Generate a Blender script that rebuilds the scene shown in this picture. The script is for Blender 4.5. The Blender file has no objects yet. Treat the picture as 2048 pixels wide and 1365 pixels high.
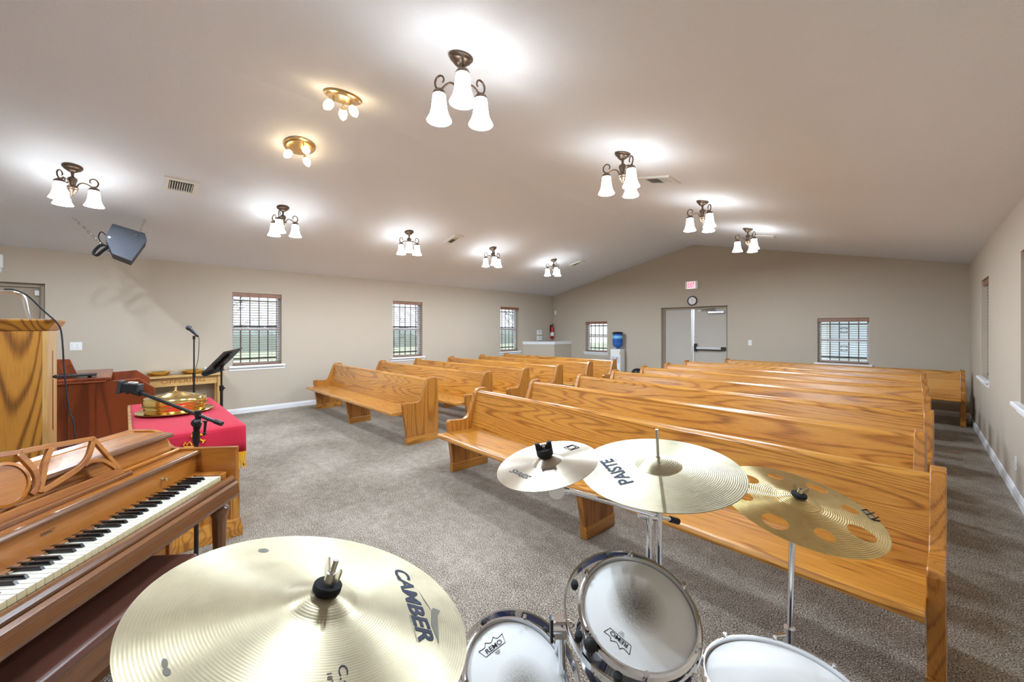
import bpy, bmesh, math, random
from mathutils import Vector, Matrix

# ---------------------------------------------------------------- camera, world, exposure
SC = bpy.context.scene
COL = SC.collection
FPX, U0, V0, EYE, YAW = 792.13, 1024.0, 659.87, 1.46, 0.79581     # focal length and horizon in 2048x1365 pixels
FWD = Vector((-math.sin(YAW), math.cos(YAW), 0)); RGT = Vector((math.cos(YAW), math.sin(YAW), 0))
cam_data = bpy.data.cameras.new('camera')
cam_data.sensor_width = 36.0
cam_data.lens = FPX * 36.0 / 2048
cam_data.shift_y = -(682.5 - V0) / 2048
cam_data.clip_start = 0.02
cam = bpy.data.objects.new('camera', cam_data)
COL.objects.link(cam)
cam.location = (0, 0, EYE)
cam.rotation_euler = (math.pi / 2, 0, YAW)
SC.camera = cam
SC.view_settings.view_transform = 'Standard'
SC.view_settings.look = 'None'
SC.view_settings.gamma = 1.0
SC.view_settings.use_curve_mapping = False
SC.view_settings.exposure = 0.88
world = bpy.data.worlds.new('overcast_sky')
SC.world = world
world.use_nodes = True
bg = world.node_tree.nodes['Background']
bg.inputs[0].default_value = (0.80, 0.88, 1.0, 1)
bg.inputs[1].default_value = 1.5
SHADE_EMIT = 8.0
WARM_EMIT = 9.0
BULB_W = 24.0
LAMP = (0.69, 0.84, 1.0)

random.seed(7)
# room, metres (Y runs to the back wall, X to the right-hand wall)
XL, XR, YB, YF, ZE, ZR = -8.226, 0.607, 9.913, -2.4, 2.543, 3.531
XM = (XL + XR) / 2; HW = (XR - XL) / 2
SLOPE = math.atan2(ZR - ZE, HW)
def ceil_z(x): return ZR - (ZR - ZE) * abs(x - XM) / HW
def ray(u, v):
    return FWD + RGT * ((u - U0) / FPX) + Vector((0, 0, (V0 - v) / FPX))
def at_depth(u, v, d): return Vector((0, 0, EYE)) + ray(u, v) * d
def campt(x, d, z): return RGT * x + FWD * d + Vector((0, 0, z))     # right, ahead, height above the floor
def on_plane(u, v, p, n):
    r = ray(u, v); o = Vector((0, 0, EYE))
    return o + r * ((p - o).dot(n) / r.dot(n))

# ---------------------------------------------------------------- materials
M = {}
def new_mat(name):
    m = bpy.data.materials.new(name); m.use_nodes = True; M[name] = m
    nt = m.node_tree
    return m, nt, nt.nodes['Principled BSDF']
def srgb(r, g, b):
    f = lambda c: (c / 255) / 12.92 if c / 255 <= 0.04045 else ((c / 255 + 0.055) / 1.055) ** 2.4
    return (f(r), f(g), f(b), 1)
def plain(name, col, rough=0.5, metal=0.0, spec=0.5, coat=0.0, bump=None):
    m, nt, b = new_mat(name)
    b.inputs['Base Color'].default_value = col
    b.inputs['Roughness'].default_value = rough
    b.inputs['Metallic'].default_value = metal
    b.inputs['Specular IOR Level'].default_value = spec
    b.inputs['Coat Weight'].default_value = coat
    if bump:
        sc, st, dist = bump
        tc = nt.nodes.new('ShaderNodeTexCoord'); n = nt.nodes.new('ShaderNodeTexNoise'); bp = nt.nodes.new('ShaderNodeBump')
        n.inputs['Scale'].default_value = sc; n.inputs['Detail'].default_value = 4
        bp.inputs['Strength'].default_value = st; bp.inputs['Distance'].default_value = dist
        nt.links.new(tc.outputs['Object'], n.inputs['Vector']); nt.links.new(n.outputs['Fac'], bp.inputs['Height'])
        nt.links.new(bp.outputs['Normal'], b.inputs['Normal'])
    return m
def emit(name, col, s, base=(0.9, 0.9, 0.9, 1)):
    m, nt, b = new_mat(name)
    b.inputs['Base Color'].default_value = base
    b.inputs['Emission Color'].default_value = col
    b.inputs['Emission Strength'].default_value = s
    b.inputs['Roughness'].default_value = 0.3
    return m
def mth(nt, op, a, b=None, clamp=False):
    n = nt.nodes.new('ShaderNodeMath'); n.operation = op; n.use_clamp = clamp
    for i, v in enumerate((a, b)):
        if v is None: continue
        if isinstance(v, (int, float)): n.inputs[i].default_value = v
        else: nt.links.new(v, n.inputs[i])
    return n.outputs[0]
def ramp(nt, fac, stops):
    r = nt.nodes.new('ShaderNodeValToRGB')
    el = r.color_ramp.elements
    while len(el) < len(stops): el.new(0.5)
    for e, (p, c) in zip(el, stops): e.position = p; e.color = c
    nt.links.new(fac, r.inputs['Fac'])
    return r.outputs['Color']
def wood(name, light, mid, dark, axis='X', rough=0.32, bands=16.0, stretch=7.0, size=2.2, coat=0.25, pore=0.5, contrast=1.0):
    """figured timber: contour lines of a noise stretched along the grain, fine pores on top"""
    m, nt, b = new_mat(name)
    L = nt.links.new
    tc = nt.nodes.new('ShaderNodeTexCoord'); oi = nt.nodes.new('ShaderNodeObjectInfo')
    off = nt.nodes.new('ShaderNodeVectorMath'); off.operation = 'SCALE'
    comb = nt.nodes.new('ShaderNodeCombineXYZ')
    for i in range(3): L(mth(nt, 'MULTIPLY', oi.outputs['Random'], (37.0, 53.0, 71.0)[i]), comb.inputs[i])
    add = nt.nodes.new('ShaderNodeVectorMath'); add.operation = 'ADD'
    L(tc.outputs['Object'], add.inputs[0]); L(comb.outputs[0], add.inputs[1])
    i = 'XYZ'.index(axis)
    def mapped(a, c):
        mp = nt.nodes.new('ShaderNodeMapping'); s = [c, c, c]; s[i] = a
        mp.inputs['Scale'].default_value = s
        L(add.outputs[0], mp.inputs['Vector']); return mp.outputs[0]
    n1 = nt.nodes.new('ShaderNodeTexNoise'); n1.inputs['Scale'].default_value = 1.0; n1.inputs['Detail'].default_value = 1.2
    n1.inputs['Roughness'].default_value = 0.4
    L(mapped(size * 4 / stretch * 0.5, size * 2), n1.inputs['Vector'])
    w = mth(nt, 'SINE', mth(nt, 'MULTIPLY', n1.outputs['Fac'], bands * 6.28))
    w = mth(nt, 'MULTIPLY_ADD', w, 0.5); nt.nodes[-1].inputs[2].default_value = 0.5
    n2 = nt.nodes.new('ShaderNodeTexNoise'); n2.inputs['Scale'].default_value = 1.0; n2.inputs['Detail'].default_value = 3
    L(mapped(9, 260), n2.inputs['Vector'])
    n3 = nt.nodes.new('ShaderNodeTexNoise'); n3.inputs['Scale'].default_value = 1.0; n3.inputs['Detail'].default_value = 2
    L(mapped(0.8, 5), n3.inputs['Vector'])
    w = mth(nt, 'POWER', w, 3.5)
    f = mth(nt, 'MULTIPLY', w, 0.62 * contrast)
    f = mth(nt, 'ADD', f, mth(nt, 'MULTIPLY', mth(nt, 'SUBTRACT', n2.outputs['Fac'], 0.45), pore * 1.6))
    f = mth(nt, 'ADD', f, mth(nt, 'MULTIPLY', mth(nt, 'SUBTRACT', n3.outputs['Fac'], 0.5), 0.7), clamp=True)
    L(ramp(nt, f, [(0.0, light), (0.42, mid), (1.0, dark)]), b.inputs['Base Color'])
    b.inputs['Roughness'].default_value = rough
    b.inputs['Coat Weight'].default_value = coat; b.inputs['Coat Roughness'].default_value = 0.22
    bp = nt.nodes.new('ShaderNodeBump'); bp.inputs['Strength'].default_value = 0.12; bp.inputs['Distance'].default_value = 0.002
    L(n2.outputs['Fac'], bp.inputs['Height']); L(bp.outputs['Normal'], b.inputs['Normal'])
    return m
OAK = (srgb(204, 143, 58), srgb(174, 110, 36), srgb(86, 46, 14))
OAK_DK = (srgb(184, 122, 48), srgb(152, 94, 30), srgb(80, 44, 13))
for ax in 'XYZ': wood('oak_' + ax, *OAK, axis=ax, rough=0.3, bands=24, contrast=0.8, size=2.3, stretch=12, pore=0.8, coat=0.55)
for ax in 'Z': wood('oak_end_' + ax, *OAK_DK, axis=ax, rough=0.34, bands=16, contrast=0.7, size=2.0, stretch=12, pore=0.7)
for ax in 'XZ': wood('pulpit_oak_' + ax, srgb(178, 121, 44), srgb(147, 92, 28), srgb(70, 40, 12), axis=ax, rough=0.4, bands=22, contrast=1.1, coat=0.1, size=1.7, stretch=11)
for ax in 'XYZ': wood('piano_' + ax, srgb(176, 110, 42), srgb(146, 84, 30), srgb(86, 46, 16), axis=ax, rough=0.26, bands=6, contrast=0.55, coat=0.4)
for ax in 'XYZ': wood('piano_dark_' + ax, srgb(122, 76, 38), srgb(98, 58, 28), srgb(55, 31, 14), axis=ax, rough=0.25, bands=5, contrast=0.5, coat=0.4)
for ax in 'XZ': wood('mahogany_' + ax, srgb(130, 58, 23), srgb(102, 42, 15), srgb(56, 20, 8), axis=ax, rough=0.3, bands=5, contrast=0.6, coat=0.3)
for ax in 'YZ': wood('pale_oak_' + ax, srgb(206, 164, 100), srgb(180, 138, 80), srgb(122, 88, 46), axis=ax, rough=0.4, bands=7, contrast=0.7)
wood('blind_wood', srgb(150, 104, 78), srgb(128, 84, 62), srgb(92, 58, 42), axis='Y', rough=0.4, bands=4, contrast=0.4)
def paint(name, col, sc=60, st=0.25):
    return plain(name, col, 0.75, spec=0.25, bump=(sc, st, 0.004))
paint('wall_paint', srgb(191, 178, 160), 140, 0.18)
paint('ceiling_paint', srgb(234, 238, 246), 90, 0.45)
plain('white_trim', srgb(238, 238, 240), 0.4)
plain('door_paint', srgb(190, 182, 170), 0.55)
plain('frame_paint', srgb(168, 152, 132), 0.55)
plain('white_plastic', srgb(236, 236, 232), 0.35)
plain('black_plastic', srgb(22, 22, 24), 0.4)
plain('black_metal', srgb(20, 20, 22), 0.35, spec=0.6)
plain('dark_grille', srgb(48, 50, 56), 0.6, bump=(900, 0.5, 0.001))
plain('speaker_carpet', srgb(46, 47, 52), 0.85, bump=(500, 0.4, 0.002))
plain('chrome', (0.82, 0.83, 0.86, 1), 0.09, 1.0)
plain('nickel', (0.72, 0.70, 0.66, 1), 0.22, 1.0)
plain('aluminium', (0.75, 0.76, 0.78, 1), 0.35, 1.0)
plain('bronze', srgb(104, 88, 76), 0.36, 0.75)
plain('antique_brass', (0.62, 0.44, 0.22, 1), 0.3, 0.9)
plain('brass', (0.90, 0.66, 0.25, 1), 0.13, 1.0)
plain('rubber', srgb(26, 26, 27), 0.75)
plain('felt', srgb(20, 20, 24), 0.95)
plain('ink', srgb(32, 33, 38), 0.6, spec=0.2)
plain('navy_ink', srgb(38, 44, 62), 0.6, spec=0.2)
plain('faded_ink', srgb(120, 117, 104), 0.6, spec=0.2)
plain('ivory', srgb(236, 231, 214), 0.25, coat=0.3)
plain('ivory_front', srgb(214, 203, 160), 0.4)
plain('ebony', srgb(24, 24, 28), 0.22, coat=0.3)
plain('navy_lacquer', srgb(20, 30, 62), 0.12, coat=0.8)
plain('red_cloth', srgb(190, 24, 54), 0.85, bump=(700, 0.3, 0.001))
plain('gold_thread', srgb(236, 178, 26), 0.6, bump=(800, 0.4, 0.001))
plain('clear_vinyl', srgb(220, 205, 180), 0.3)
plain('seat_vinyl', srgb(104, 66, 54), 0.28)
plain('extinguisher_red', srgb(176, 24, 26), 0.3)
plain('pale_blue', srgb(150, 190, 226), 0.6)
plain('label_blue', srgb(120, 190, 226), 0.5)
plain('grass', srgb(176, 182, 150), 0.95)
plain('leaf', srgb(150, 158, 150), 0.9)
plain('bark', srgb(140, 136, 134), 0.9)
plain('house_siding', srgb(236, 238, 240), 0.8)
plain('house_trim', srgb(212, 217, 224), 0.8)
plain('dull_pane', srgb(214, 222, 232), 0.4)
plain('shingle', srgb(120, 122, 126), 0.9)
plain('drum_sticker', srgb(24, 26, 34), 0.4)
emit('shade_glow', (0.92, 0.95, 0.94, 1), SHADE_EMIT)
emit('warm_glow', (1.0, 0.76, 0.44, 1), WARM_EMIT)
emit('exit_red', (1.0, 0.06, 0.14, 1), 1.2, srgb(220, 40, 60))
emit('exit_face', (1.0, 0.50, 0.56, 1), 0.55, srgb(255, 200, 205))
m, nt, b = new_mat('glass')
b.inputs['Base Color'].default_value = (0.95, 0.97, 1, 1); b.inputs['Roughness'].default_value = 0.0
b.inputs['Transmission Weight'].default_value = 1.0; b.inputs['IOR'].default_value = 1.02
m, nt, b = new_mat('water_blue')
b.inputs['Base Color'].default_value = srgb(70, 120, 200); b.inputs['Roughness'].default_value = 0.1
b.inputs['Transmission Weight'].default_value = 0.35; b.inputs['IOR'].default_value = 1.15

def carpet():
    m, nt, b = new_mat('carpet'); L = nt.links.new
    tc = nt.nodes.new('ShaderNodeTexCoord')
    def noise(s, d, r=0.6):
        n = nt.nodes.new('ShaderNodeTexNoise'); n.inputs['Scale'].default_value = s; n.inputs['Detail'].default_value = d
        n.inputs['Roughness'].default_value = r
        L(tc.outputs['Object'], n.inputs['Vector']); return n.outputs['Fac']
    fine = noise(150, 3, 0.75); big = noise(1.1, 3, 0.55); mid = noise(14, 3)
    f = mth(nt, 'ADD', mth(nt, 'MULTIPLY', mth(nt, 'SUBTRACT', fine, 0.5), 3.2), 0.5)
    f = mth(nt, 'ADD', f, mth(nt, 'MULTIPLY', mth(nt, 'SUBTRACT', big, 0.5), 0.55))
    f = mth(nt, 'ADD', f, mth(nt, 'MULTIPLY', mth(nt, 'SUBTRACT', mid, 0.5), 0.35), clamp=True)
    L(ramp(nt, f, [(0.0, srgb(40, 32, 26)), (0.35, srgb(122, 108, 94)), (0.65, srgb(180, 168, 153)), (1.0, srgb(236, 229, 216))]), b.inputs['Base Color'])
    b.inputs['Roughness'].default_value = 1.0; b.inputs['Specular IOR Level'].default_value = 0.1
    bp = nt.nodes.new('ShaderNodeBump'); bp.inputs['Strength'].default_value = 0.7; bp.inputs['Distance'].default_value = 0.012
    hh = mth(nt, 'ADD', fine, mth(nt, 'MULTIPLY', noise(5, 2), 1.2))
    L(hh, bp.inputs['Height']); L(bp.outputs['Normal'], b.inputs['Normal'])
carpet()
def cymbal_mat(name, col, rough, groove, strength, stain, dist=0.0006):
    """bronze with turned grooves: radial-tangent anisotropy and ring-shaped relief"""
    m, nt, b = new_mat(name); L = nt.links.new
    tc = nt.nodes.new('ShaderNodeTexCoord'); sep = nt.nodes.new('ShaderNodeSeparateXYZ')
    L(tc.outputs['Object'], sep.inputs[0])
    r = mth(nt, 'SQRT', mth(nt, 'ADD', mth(nt, 'POWER', sep.outputs[0], 2.0), mth(nt, 'POWER', sep.outputs[1], 2.0)))
    w = mth(nt, 'SINE', mth(nt, 'MULTIPLY', r, groove * 6.283))
    n = nt.nodes.new('ShaderNodeTexNoise'); n.inputs['Scale'].default_value = 22; n.inputs['Detail'].default_value = 5
    L(tc.outputs['Object'], n.inputs['Vector'])
    n2 = nt.nodes.new('ShaderNodeTexNoise'); n2.inputs['Scale'].default_value = 420; n2.inputs['Detail'].default_value = 2
    cm = nt.nodes.new('ShaderNodeCombineXYZ'); L(r, cm.inputs[0]); L(cm.outputs[0], n2.inputs['Vector'])
    hgt = mth(nt, 'ADD', w, mth(nt, 'MULTIPLY', n2.outputs['Fac'], 0.8))
    bp = nt.nodes.new('ShaderNodeBump'); bp.inputs['Strength'].default_value = strength; bp.inputs['Distance'].default_value = dist
    L(hgt, bp.inputs['Height']); L(bp.outputs['Normal'], b.inputs['Normal'])
    dk = tuple(c * 0.84 for c in col[:3]) + (1,)
    L(ramp(nt, n.outputs['Fac'], [(0.25, dk), (0.5, col), (0.75, tuple(min(1, c * 1.08) for c in col[:3]) + (1,))]), b.inputs['Base Color'])
    b.inputs['Metallic'].default_value = stain; b.inputs['Roughness'].default_value = rough
    b.inputs['Anisotropic'].default_value = 0.8; b.inputs['Anisotropic Rotation'].default_value = 0.25
    tg = nt.nodes.new('ShaderNodeTangent'); tg.direction_type = 'RADIAL'; tg.axis = 'Z'
    L(tg.outputs[0], b.inputs['Tangent'])
cymbal_mat('cymbal_pale', (0.36, 0.31, 0.205, 1), 0.40, 260, 0.13, 0.9)
cymbal_mat('cymbal_splash', (0.45, 0.385, 0.30, 1), 0.34, 320, 0.06, 0.92)
cymbal_mat('cymbal_hammered', (0.44, 0.39, 0.255, 1), 0.40, 200, 0.3, 0.9)
cymbal_mat('cymbal_yellow', (0.72, 0.55, 0.24, 1), 0.32, 170, 0.5, 0.98, 0.0010)
def drum_head(name, ox, oy, dense):
    m, nt, b = new_mat(name); L = nt.links.new
    tc = nt.nodes.new('ShaderNodeTexCoord'); sep = nt.nodes.new('ShaderNodeSeparateXYZ'); L(tc.outputs['Object'], sep.inputs[0])
    dx = mth(nt, 'SUBTRACT', sep.outputs[0], ox); dy = mth(nt, 'SUBTRACT', sep.outputs[1], oy)
    r = mth(nt, 'SQRT', mth(nt, 'ADD', mth(nt, 'POWER', dx, 2.0), mth(nt, 'POWER', dy, 2.0)))
    fall = mth(nt, 'SUBTRACT', 1.0, mth(nt, 'DIVIDE', r, 0.075), clamp=True)
    n = nt.nodes.new('ShaderNodeTexNoise'); n.inputs['Scale'].default_value = 170; n.inputs['Detail'].default_value = 3
    L(tc.outputs['Object'], n.inputs['Vector'])
    k = mth(nt, 'MULTIPLY', mth(nt, 'MULTIPLY', fall, dense), mth(nt, 'ADD', n.outputs['Fac'], 0.35), clamp=True)
    L(ramp(nt, k, [(0.0, srgb(230, 230, 228)), (0.5, srgb(160, 156, 148)), (1.0, srgb(96, 90, 82))]), b.inputs['Base Color'])
    b.inputs['Roughness'].default_value = 0.6
drum_head('head_worn', 0.0, 0.01, 1.0)
drum_head('head_marked', 0.02, -0.03, 0.8)
drum_head('head_clean', 0.0, 0.0, 0.12)

# ---------------------------------------------------------------- geometry helpers
class MB:
    """collects shapes; build() links them as one mesh object"""
    def __init__(s): s.v = []; s.f = []
    def add(s, vs, fs, mat=None):
        o = len(s.v)
        s.v += [tuple(mat @ Vector(p)) if mat else tuple(p) for p in vs]
        s.f += [tuple(i + o for i in f) for f in fs]
        return s
    def box(s, x0, x1, y0, y1, z0, z1, mat=None):
        vs = [(x, y, z) for z in (z0, z1) for y in (y0, y1) for x in (x0, x1)]
        return s.add(vs, [(0, 2, 3, 1), (4, 5, 7, 6), (0, 1, 5, 4), (2, 6, 7, 3), (0, 4, 6, 2), (1, 3, 7, 5)], mat)
    def hexa(s, lo, hi):
        return s.add(list(lo) + list(hi), [(3, 2, 1, 0), (4, 5, 6, 7), (0, 1, 5, 4), (1, 2, 6, 5), (2, 3, 7, 6), (3, 0, 4, 7)])
    def prism(s, poly, a, b, plane='YZ', mat=None):
        """polygon in a plane extruded from a to b along the third axis"""
        def p3(p, t): return {'YZ': (t, p[0], p[1]), 'XZ': (p[0], t, p[1]), 'XY': (p[0], p[1], t)}[plane]
        n = len(poly)
        vs = [p3(p, a) for p in poly] + [p3(p, b) for p in poly]
        fs = [tuple(range(n))[::-1], tuple(range(n, 2 * n))] + [(i, (i + 1) % n, n + (i + 1) % n, n + i) for i in range(n)]
        return s.add(vs, fs, mat)
    def lathe(s, prof, n=24, mat=None, close=False):
        vs = []; fs = []; k = len(prof)
        for i in range(n):
            a = 2 * math.pi * i / n; c, d = math.cos(a), math.sin(a)
            vs += [(r * c, r * d, z) for r, z in prof]
        for i in range(n):
            j = (i + 1) % n
            for q in range(k - 1 if not close else k):
                w = (q + 1) % k
                fs.append((i * k + q, j * k + q, j * k + w, i * k + w))
        return s.add(vs, fs, mat)
    def tube(s, pts, r, n=10, closed=False, mat=None):
        P = [Vector(p) for p in pts]; rs = r if isinstance(r, (list, tuple)) else [r] * len(P)
        vs = []; fs = []; k = len(P); up = None
        for i, p in enumerate(P):
            t = (P[(i + 1) % k] - P[i - 1]) if closed else (P[min(i + 1, k - 1)] - P[max(i - 1, 0)])
            t.normalize()
            if up is None:
                up = Vector((0, 0, 1)) if abs(t.z) < 0.9 else Vector((1, 0, 0))
            a = (up - t * up.dot(t)).normalized(); b = t.cross(a); up = a
            vs += [p + (a * math.cos(2 * math.pi * j / n) + b * math.sin(2 * math.pi * j / n)) * rs[i] for j in range(n)]
        for i in range(k if closed else k - 1):
            w = (i + 1) % k
            fs += [(i * n + j, i * n + (j + 1) % n, w * n + (j + 1) % n, w * n + j) for j in range(n)]
        if not closed: fs += [tuple(range(n))[::-1], tuple(range((k - 1) * n, k * n))]
        return s.add(vs, fs, mat)
    def ball(s, c, r, n=12, m=8, sc=(1, 1, 1)):
        return s.lathe([(r * math.sin(math.pi * i / m), -r * math.cos(math.pi * i / m)) for i in range(m + 1)], n, Matrix.Translation(c) @ Matrix.Diagonal((*sc, 1)))
    def build(s, name, mat, parent=None, smooth=False, bevel=0, seg=2, matrix=None):
        me = bpy.data.meshes.new(name); me.from_pydata(s.v, [], s.f)
        bm = bmesh.new(); bm.from_mesh(me)
        bmesh.ops.remove_doubles(bm, verts=bm.verts, dist=1e-6)
        bmesh.ops.recalc_face_normals(bm, faces=bm.faces)
        bm.to_mesh(me); bm.free()
        me.materials.append(M[mat])
        if smooth:
            me.polygons.foreach_set('use_smooth', [True] * len(me.polygons))
            me.set_sharp_from_angle(angle=math.radians(smooth if smooth > 1 else 40))
        o = bpy.data.objects.new(name, me); COL.objects.link(o)
        if parent: o.parent = parent
        if matrix is not None: o.matrix_local = matrix
        if bevel:
            md = o.modifiers.new('edge', 'BEVEL'); md.width = bevel; md.segments = seg; md.limit_method = 'ANGLE'; md.angle_limit = 0.6
            md.harden_normals = False
        return o
def tag(o, label=None, cat=None, group=None, kind=None):
    if label: o['label'] = label
    if cat: o['category'] = cat
    if group: o['group'] = group
    if kind: o['kind'] = kind
    return o
def thing(name, label, cat, loc=(0, 0, 0), rz=0.0, group=None, matrix=None):
    e = bpy.data.objects.new(name, None); COL.objects.link(e); e.empty_display_size = 0.1
    if matrix is not None: e.matrix_world = matrix
    else: e.location = loc; e.rotation_euler = (0, 0, rz)
    return tag(e, label, cat, group)
def copy_tree(o, parent=None):
    c = o.copy(); COL.objects.link(c)
    if parent: c.parent = parent
    for ch in o.children: copy_tree(ch, c)
    return c
def struct(o): return tag(o, kind='structure')
def smooth_pts(pts, n=6, closed=False):
    """Catmull-Rom through points"""
    P = [Vector(p) for p in pts]; out = []; k = len(P)
    for i in range(k if closed else k - 1):
        g = lambda j: P[j % k] if closed else P[max(0, min(k - 1, j))]
        a, b, c, d = g(i - 1), g(i), g(i + 1), g(i + 2)
        for t in [q / n for q in range(n)]:
            out.append(0.5 * ((2 * b) + (c - a) * t + (2 * a - 5 * b + 4 * c - d) * t * t + (3 * b - a - 3 * c + d) * t ** 3))
    if not closed: out.append(P[-1])
    return out
def zto(n, x=(1, 0, 0)):
    """rotation whose z axis is n"""
    n = Vector(n).normalized(); x = Vector(x); x = (x - n * x.dot(n)).normalized(); y = n.cross(x)
    return Matrix((x, y, n)).transposed().to_4x4()
def text_mesh(txt, shear=0.0, bold=0.0, res=4):
    """flat lettering as a mesh: width and height normalised so that caps are 1 high"""
    cu = bpy.data.curves.new('lettering', 'FONT'); cu.body = txt; cu.size = 1.0; cu.shear = shear; cu.offset = bold; cu.resolution_u = res
    cu.fill_mode = 'BOTH'
    ob = bpy.data.objects.new('lettering', cu); COL.objects.link(ob)
    dg = bpy.context.evaluated_depsgraph_get(); me = bpy.data.meshes.new_from_object(ob.evaluated_get(dg))
    vs = [v.co.copy() for v in me.vertices]; fs = [tuple(p.vertices) for p in me.polygons]
    bpy.data.objects.remove(ob); bpy.data.curves.remove(cu); bpy.data.meshes.remove(me)
    x0 = min(v.x for v in vs); x1 = max(v.x for v in vs); y0 = min(v.y for v in vs); y1 = max(v.y for v in vs)
    return [((v.x - x0) / (x1 - x0), (v.y - y0) / (y1 - y0)) for v in vs], fs
def lettering(name, txt, p0, px, py, mat, parent, zf=None, lift=0.0009, **kw):
    """lettering spanning p0 + [0..1]px + [0..1]py in the parent's frame; zf lifts it on to a curved surface"""
    vs, fs = text_mesh(txt, **kw); p0, px, py = Vector(p0), Vector(px), Vector(py); nrm = px.cross(py).normalized()
    if zf:                                       # fine mesh, so that the letters follow the curve
        bm = bmesh.new(); bv = [bm.verts.new((a, b, 0)) for a, b in vs]
        for f in fs:
            try: bm.faces.new([bv[i] for i in f])
            except ValueError: pass
        sx, sy = px.length, py.length
        for _ in range(4):
            bmesh.ops.triangulate(bm, faces=bm.faces)
            lg = [e for e in bm.edges if math.hypot((e.verts[0].co.x - e.verts[1].co.x) * sx, (e.verts[0].co.y - e.verts[1].co.y) * sy) > .005]
            if not lg: break
            bmesh.ops.subdivide_edges(bm, edges=lg, cuts=1)
        bmesh.ops.triangulate(bm, faces=bm.faces); bm.verts.index_update()
        vs = [(v.co.x, v.co.y) for v in bm.verts]; fs = [tuple(v.index for v in f.verts) for f in bm.faces]; bm.free()
    out = []
    for a, b in vs:
        p = p0 + px * a + py * b + nrm * lift
        if zf: p = Vector((p.x, p.y, zf(math.hypot(p.x, p.y)) + lift))
        out.append(p)
    mb = MB(); mb.v = [tuple(p) for p in out]; mb.f = fs
    me = bpy.data.meshes.new(name); me.from_pydata(mb.v, [], mb.f); me.materials.append(M[mat])
    o = bpy.data.objects.new(name, me); COL.objects.link(o); o.parent = parent
    return o

# ---------------------------------------------------------------- the room
def wall_mesh(a0, a1, top, holes, put):
    """cells of a wall between a0..a1 with rectangular openings (b0, b1, z0, z1); top(a) is the upper edge"""
    mb = MB(); xs = sorted({a0, a1, *[h[0] for h in holes], *[h[1] for h in holes], *([XM] if a0 < XM < a1 and top(XM) > ZE + 0.1 else [])})
    for x0, x1 in zip(xs, xs[1:]):
        cut = sorted([h for h in holes if h[0] < x1 - 1e-6 and h[1] > x0 + 1e-6], key=lambda h: h[2])
        z = 0.0
        for h in cut:
            if h[2] > z + 1e-6: put(mb, x0, x1, z, z, h[2], h[2])
            z = h[3]
        put(mb, x0, x1, z, z, top(x0), top(x1))
    return mb
WT = 0.22
def put_x(xin, sgn):
    def f(mb, y0, y1, za, zb, ta, tb):
        xo = xin + sgn * WT
        mb.hexa([(xin, y0, za), (xin, y1, zb), (xo, y1, zb), (xo, y0, za)], [(xin, y0, ta), (xin, y1, tb), (xo, y1, tb), (xo, y0, ta)])
    return f
def put_y(yin, sgn):
    def f(mb, x0, x1, za, zb, ta, tb):
        yo = yin + sgn * WT
        mb.hexa([(x0, yin, za), (x1, yin, zb), (x1, yo, zb), (x0, yo, za)], [(x0, yin, ta), (x1, yin, tb), (x1, yo, tb), (x0, yo, ta)])
    return f
WINDOWS = {1: ('L', 1.331, 2.086, 0.835, 2.107), 2: ('L', 4.315, 5.075, 0.835, 2.112), 3: ('L', 7.601, 8.350, 0.84, 2.110),
           4: ('B', -6.963, -6.215, 0.81, 1.70), 5: ('B', -1.385, -0.618, 0.81, 1.688),
           6: ('R', 7.42, 8.16, 0.85, 2.11), 7: ('R', 4.58, 5.325, 0.85, 2.11)}
DOOR_B = (-4.618, -3.039, 0.0, 2.018)
DOOR_L = (-1.70, -0.762, 0.0, 2.08)
hl = [w[1:5] for w in WINDOWS.values() if w[0] == 'L'] + [DOOR_L]
hb = [w[1:5] for w in WINDOWS.values() if w[0] == 'B'] + [DOOR_B]
hr = [w[1:5] for w in WINDOWS.values() if w[0] == 'R']
flat = lambda a: ZE + 0.02
struct(wall_mesh(YF - WT, YB + WT, flat, hl, put_x(XL, -1)).build('wall_left', 'wall_paint'))
struct(wall_mesh(YF - WT, YB + WT, flat, hr, put_x(XR, 1)).build('wall_right', 'wall_paint'))
struct(wall_mesh(XL, XR, lambda x: ceil_z(x) + 0.02, hb, put_y(YB, 1)).build('wall_back', 'wall_paint'))
struct(wall_mesh(XL, XR, lambda x: ceil_z(x) + 0.02, [], put_y(YF, -1)).build('wall_front', 'wall_paint'))
struct(MB().box(XL - WT, XR + WT, YF - WT, YB + WT, -0.12, 0.0).build('floor', 'carpet'))
mb = MB()
for sx in (-1, 1):
    xe = XM + sx * (HW + WT); ze = ZE - (ZR - ZE) / HW * WT
    mb.prism([(XM, ZR), (xe, ze), (xe, ze + 0.25), (XM, ZR + 0.25)], YF - WT, YB + WT, 'XZ')
struct(mb.build('ceiling', 'ceiling_paint'))

BBP = [(0, 0), (0.016, 0), (0.016, 0.062), (0.012, 0.072), (0.010, 0.086), (0.004, 0.092), (0, 0.092)]
def baseboard(name, a0, a1, side):
    mb = MB()
    for p0, p1 in (a0 if isinstance(a0, list) else [(a0, a1)]):
        if side == 'L': mb.prism([(XL + q[0], q[1]) for q in BBP], p0, p1, 'XZ')
        elif side == 'R': mb.prism([(XR - q[0], q[1]) for q in BBP], p0, p1, 'XZ')
        else: mb.prism([(YB - q[0], q[1]) for q in BBP], p0, p1, 'YZ')
    struct(mb.build(name, 'white_trim'))
baseboard('baseboard_left', [(YF, DOOR_L[0]), (DOOR_L[1], 8.50)], None, 'L')
baseboard('baseboard_right', YF, YB, 'R')
baseboard('baseboard_back', [(-7.36, DOOR_B[0]), (DOOR_B[1], XR)], None, 'B')

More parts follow.
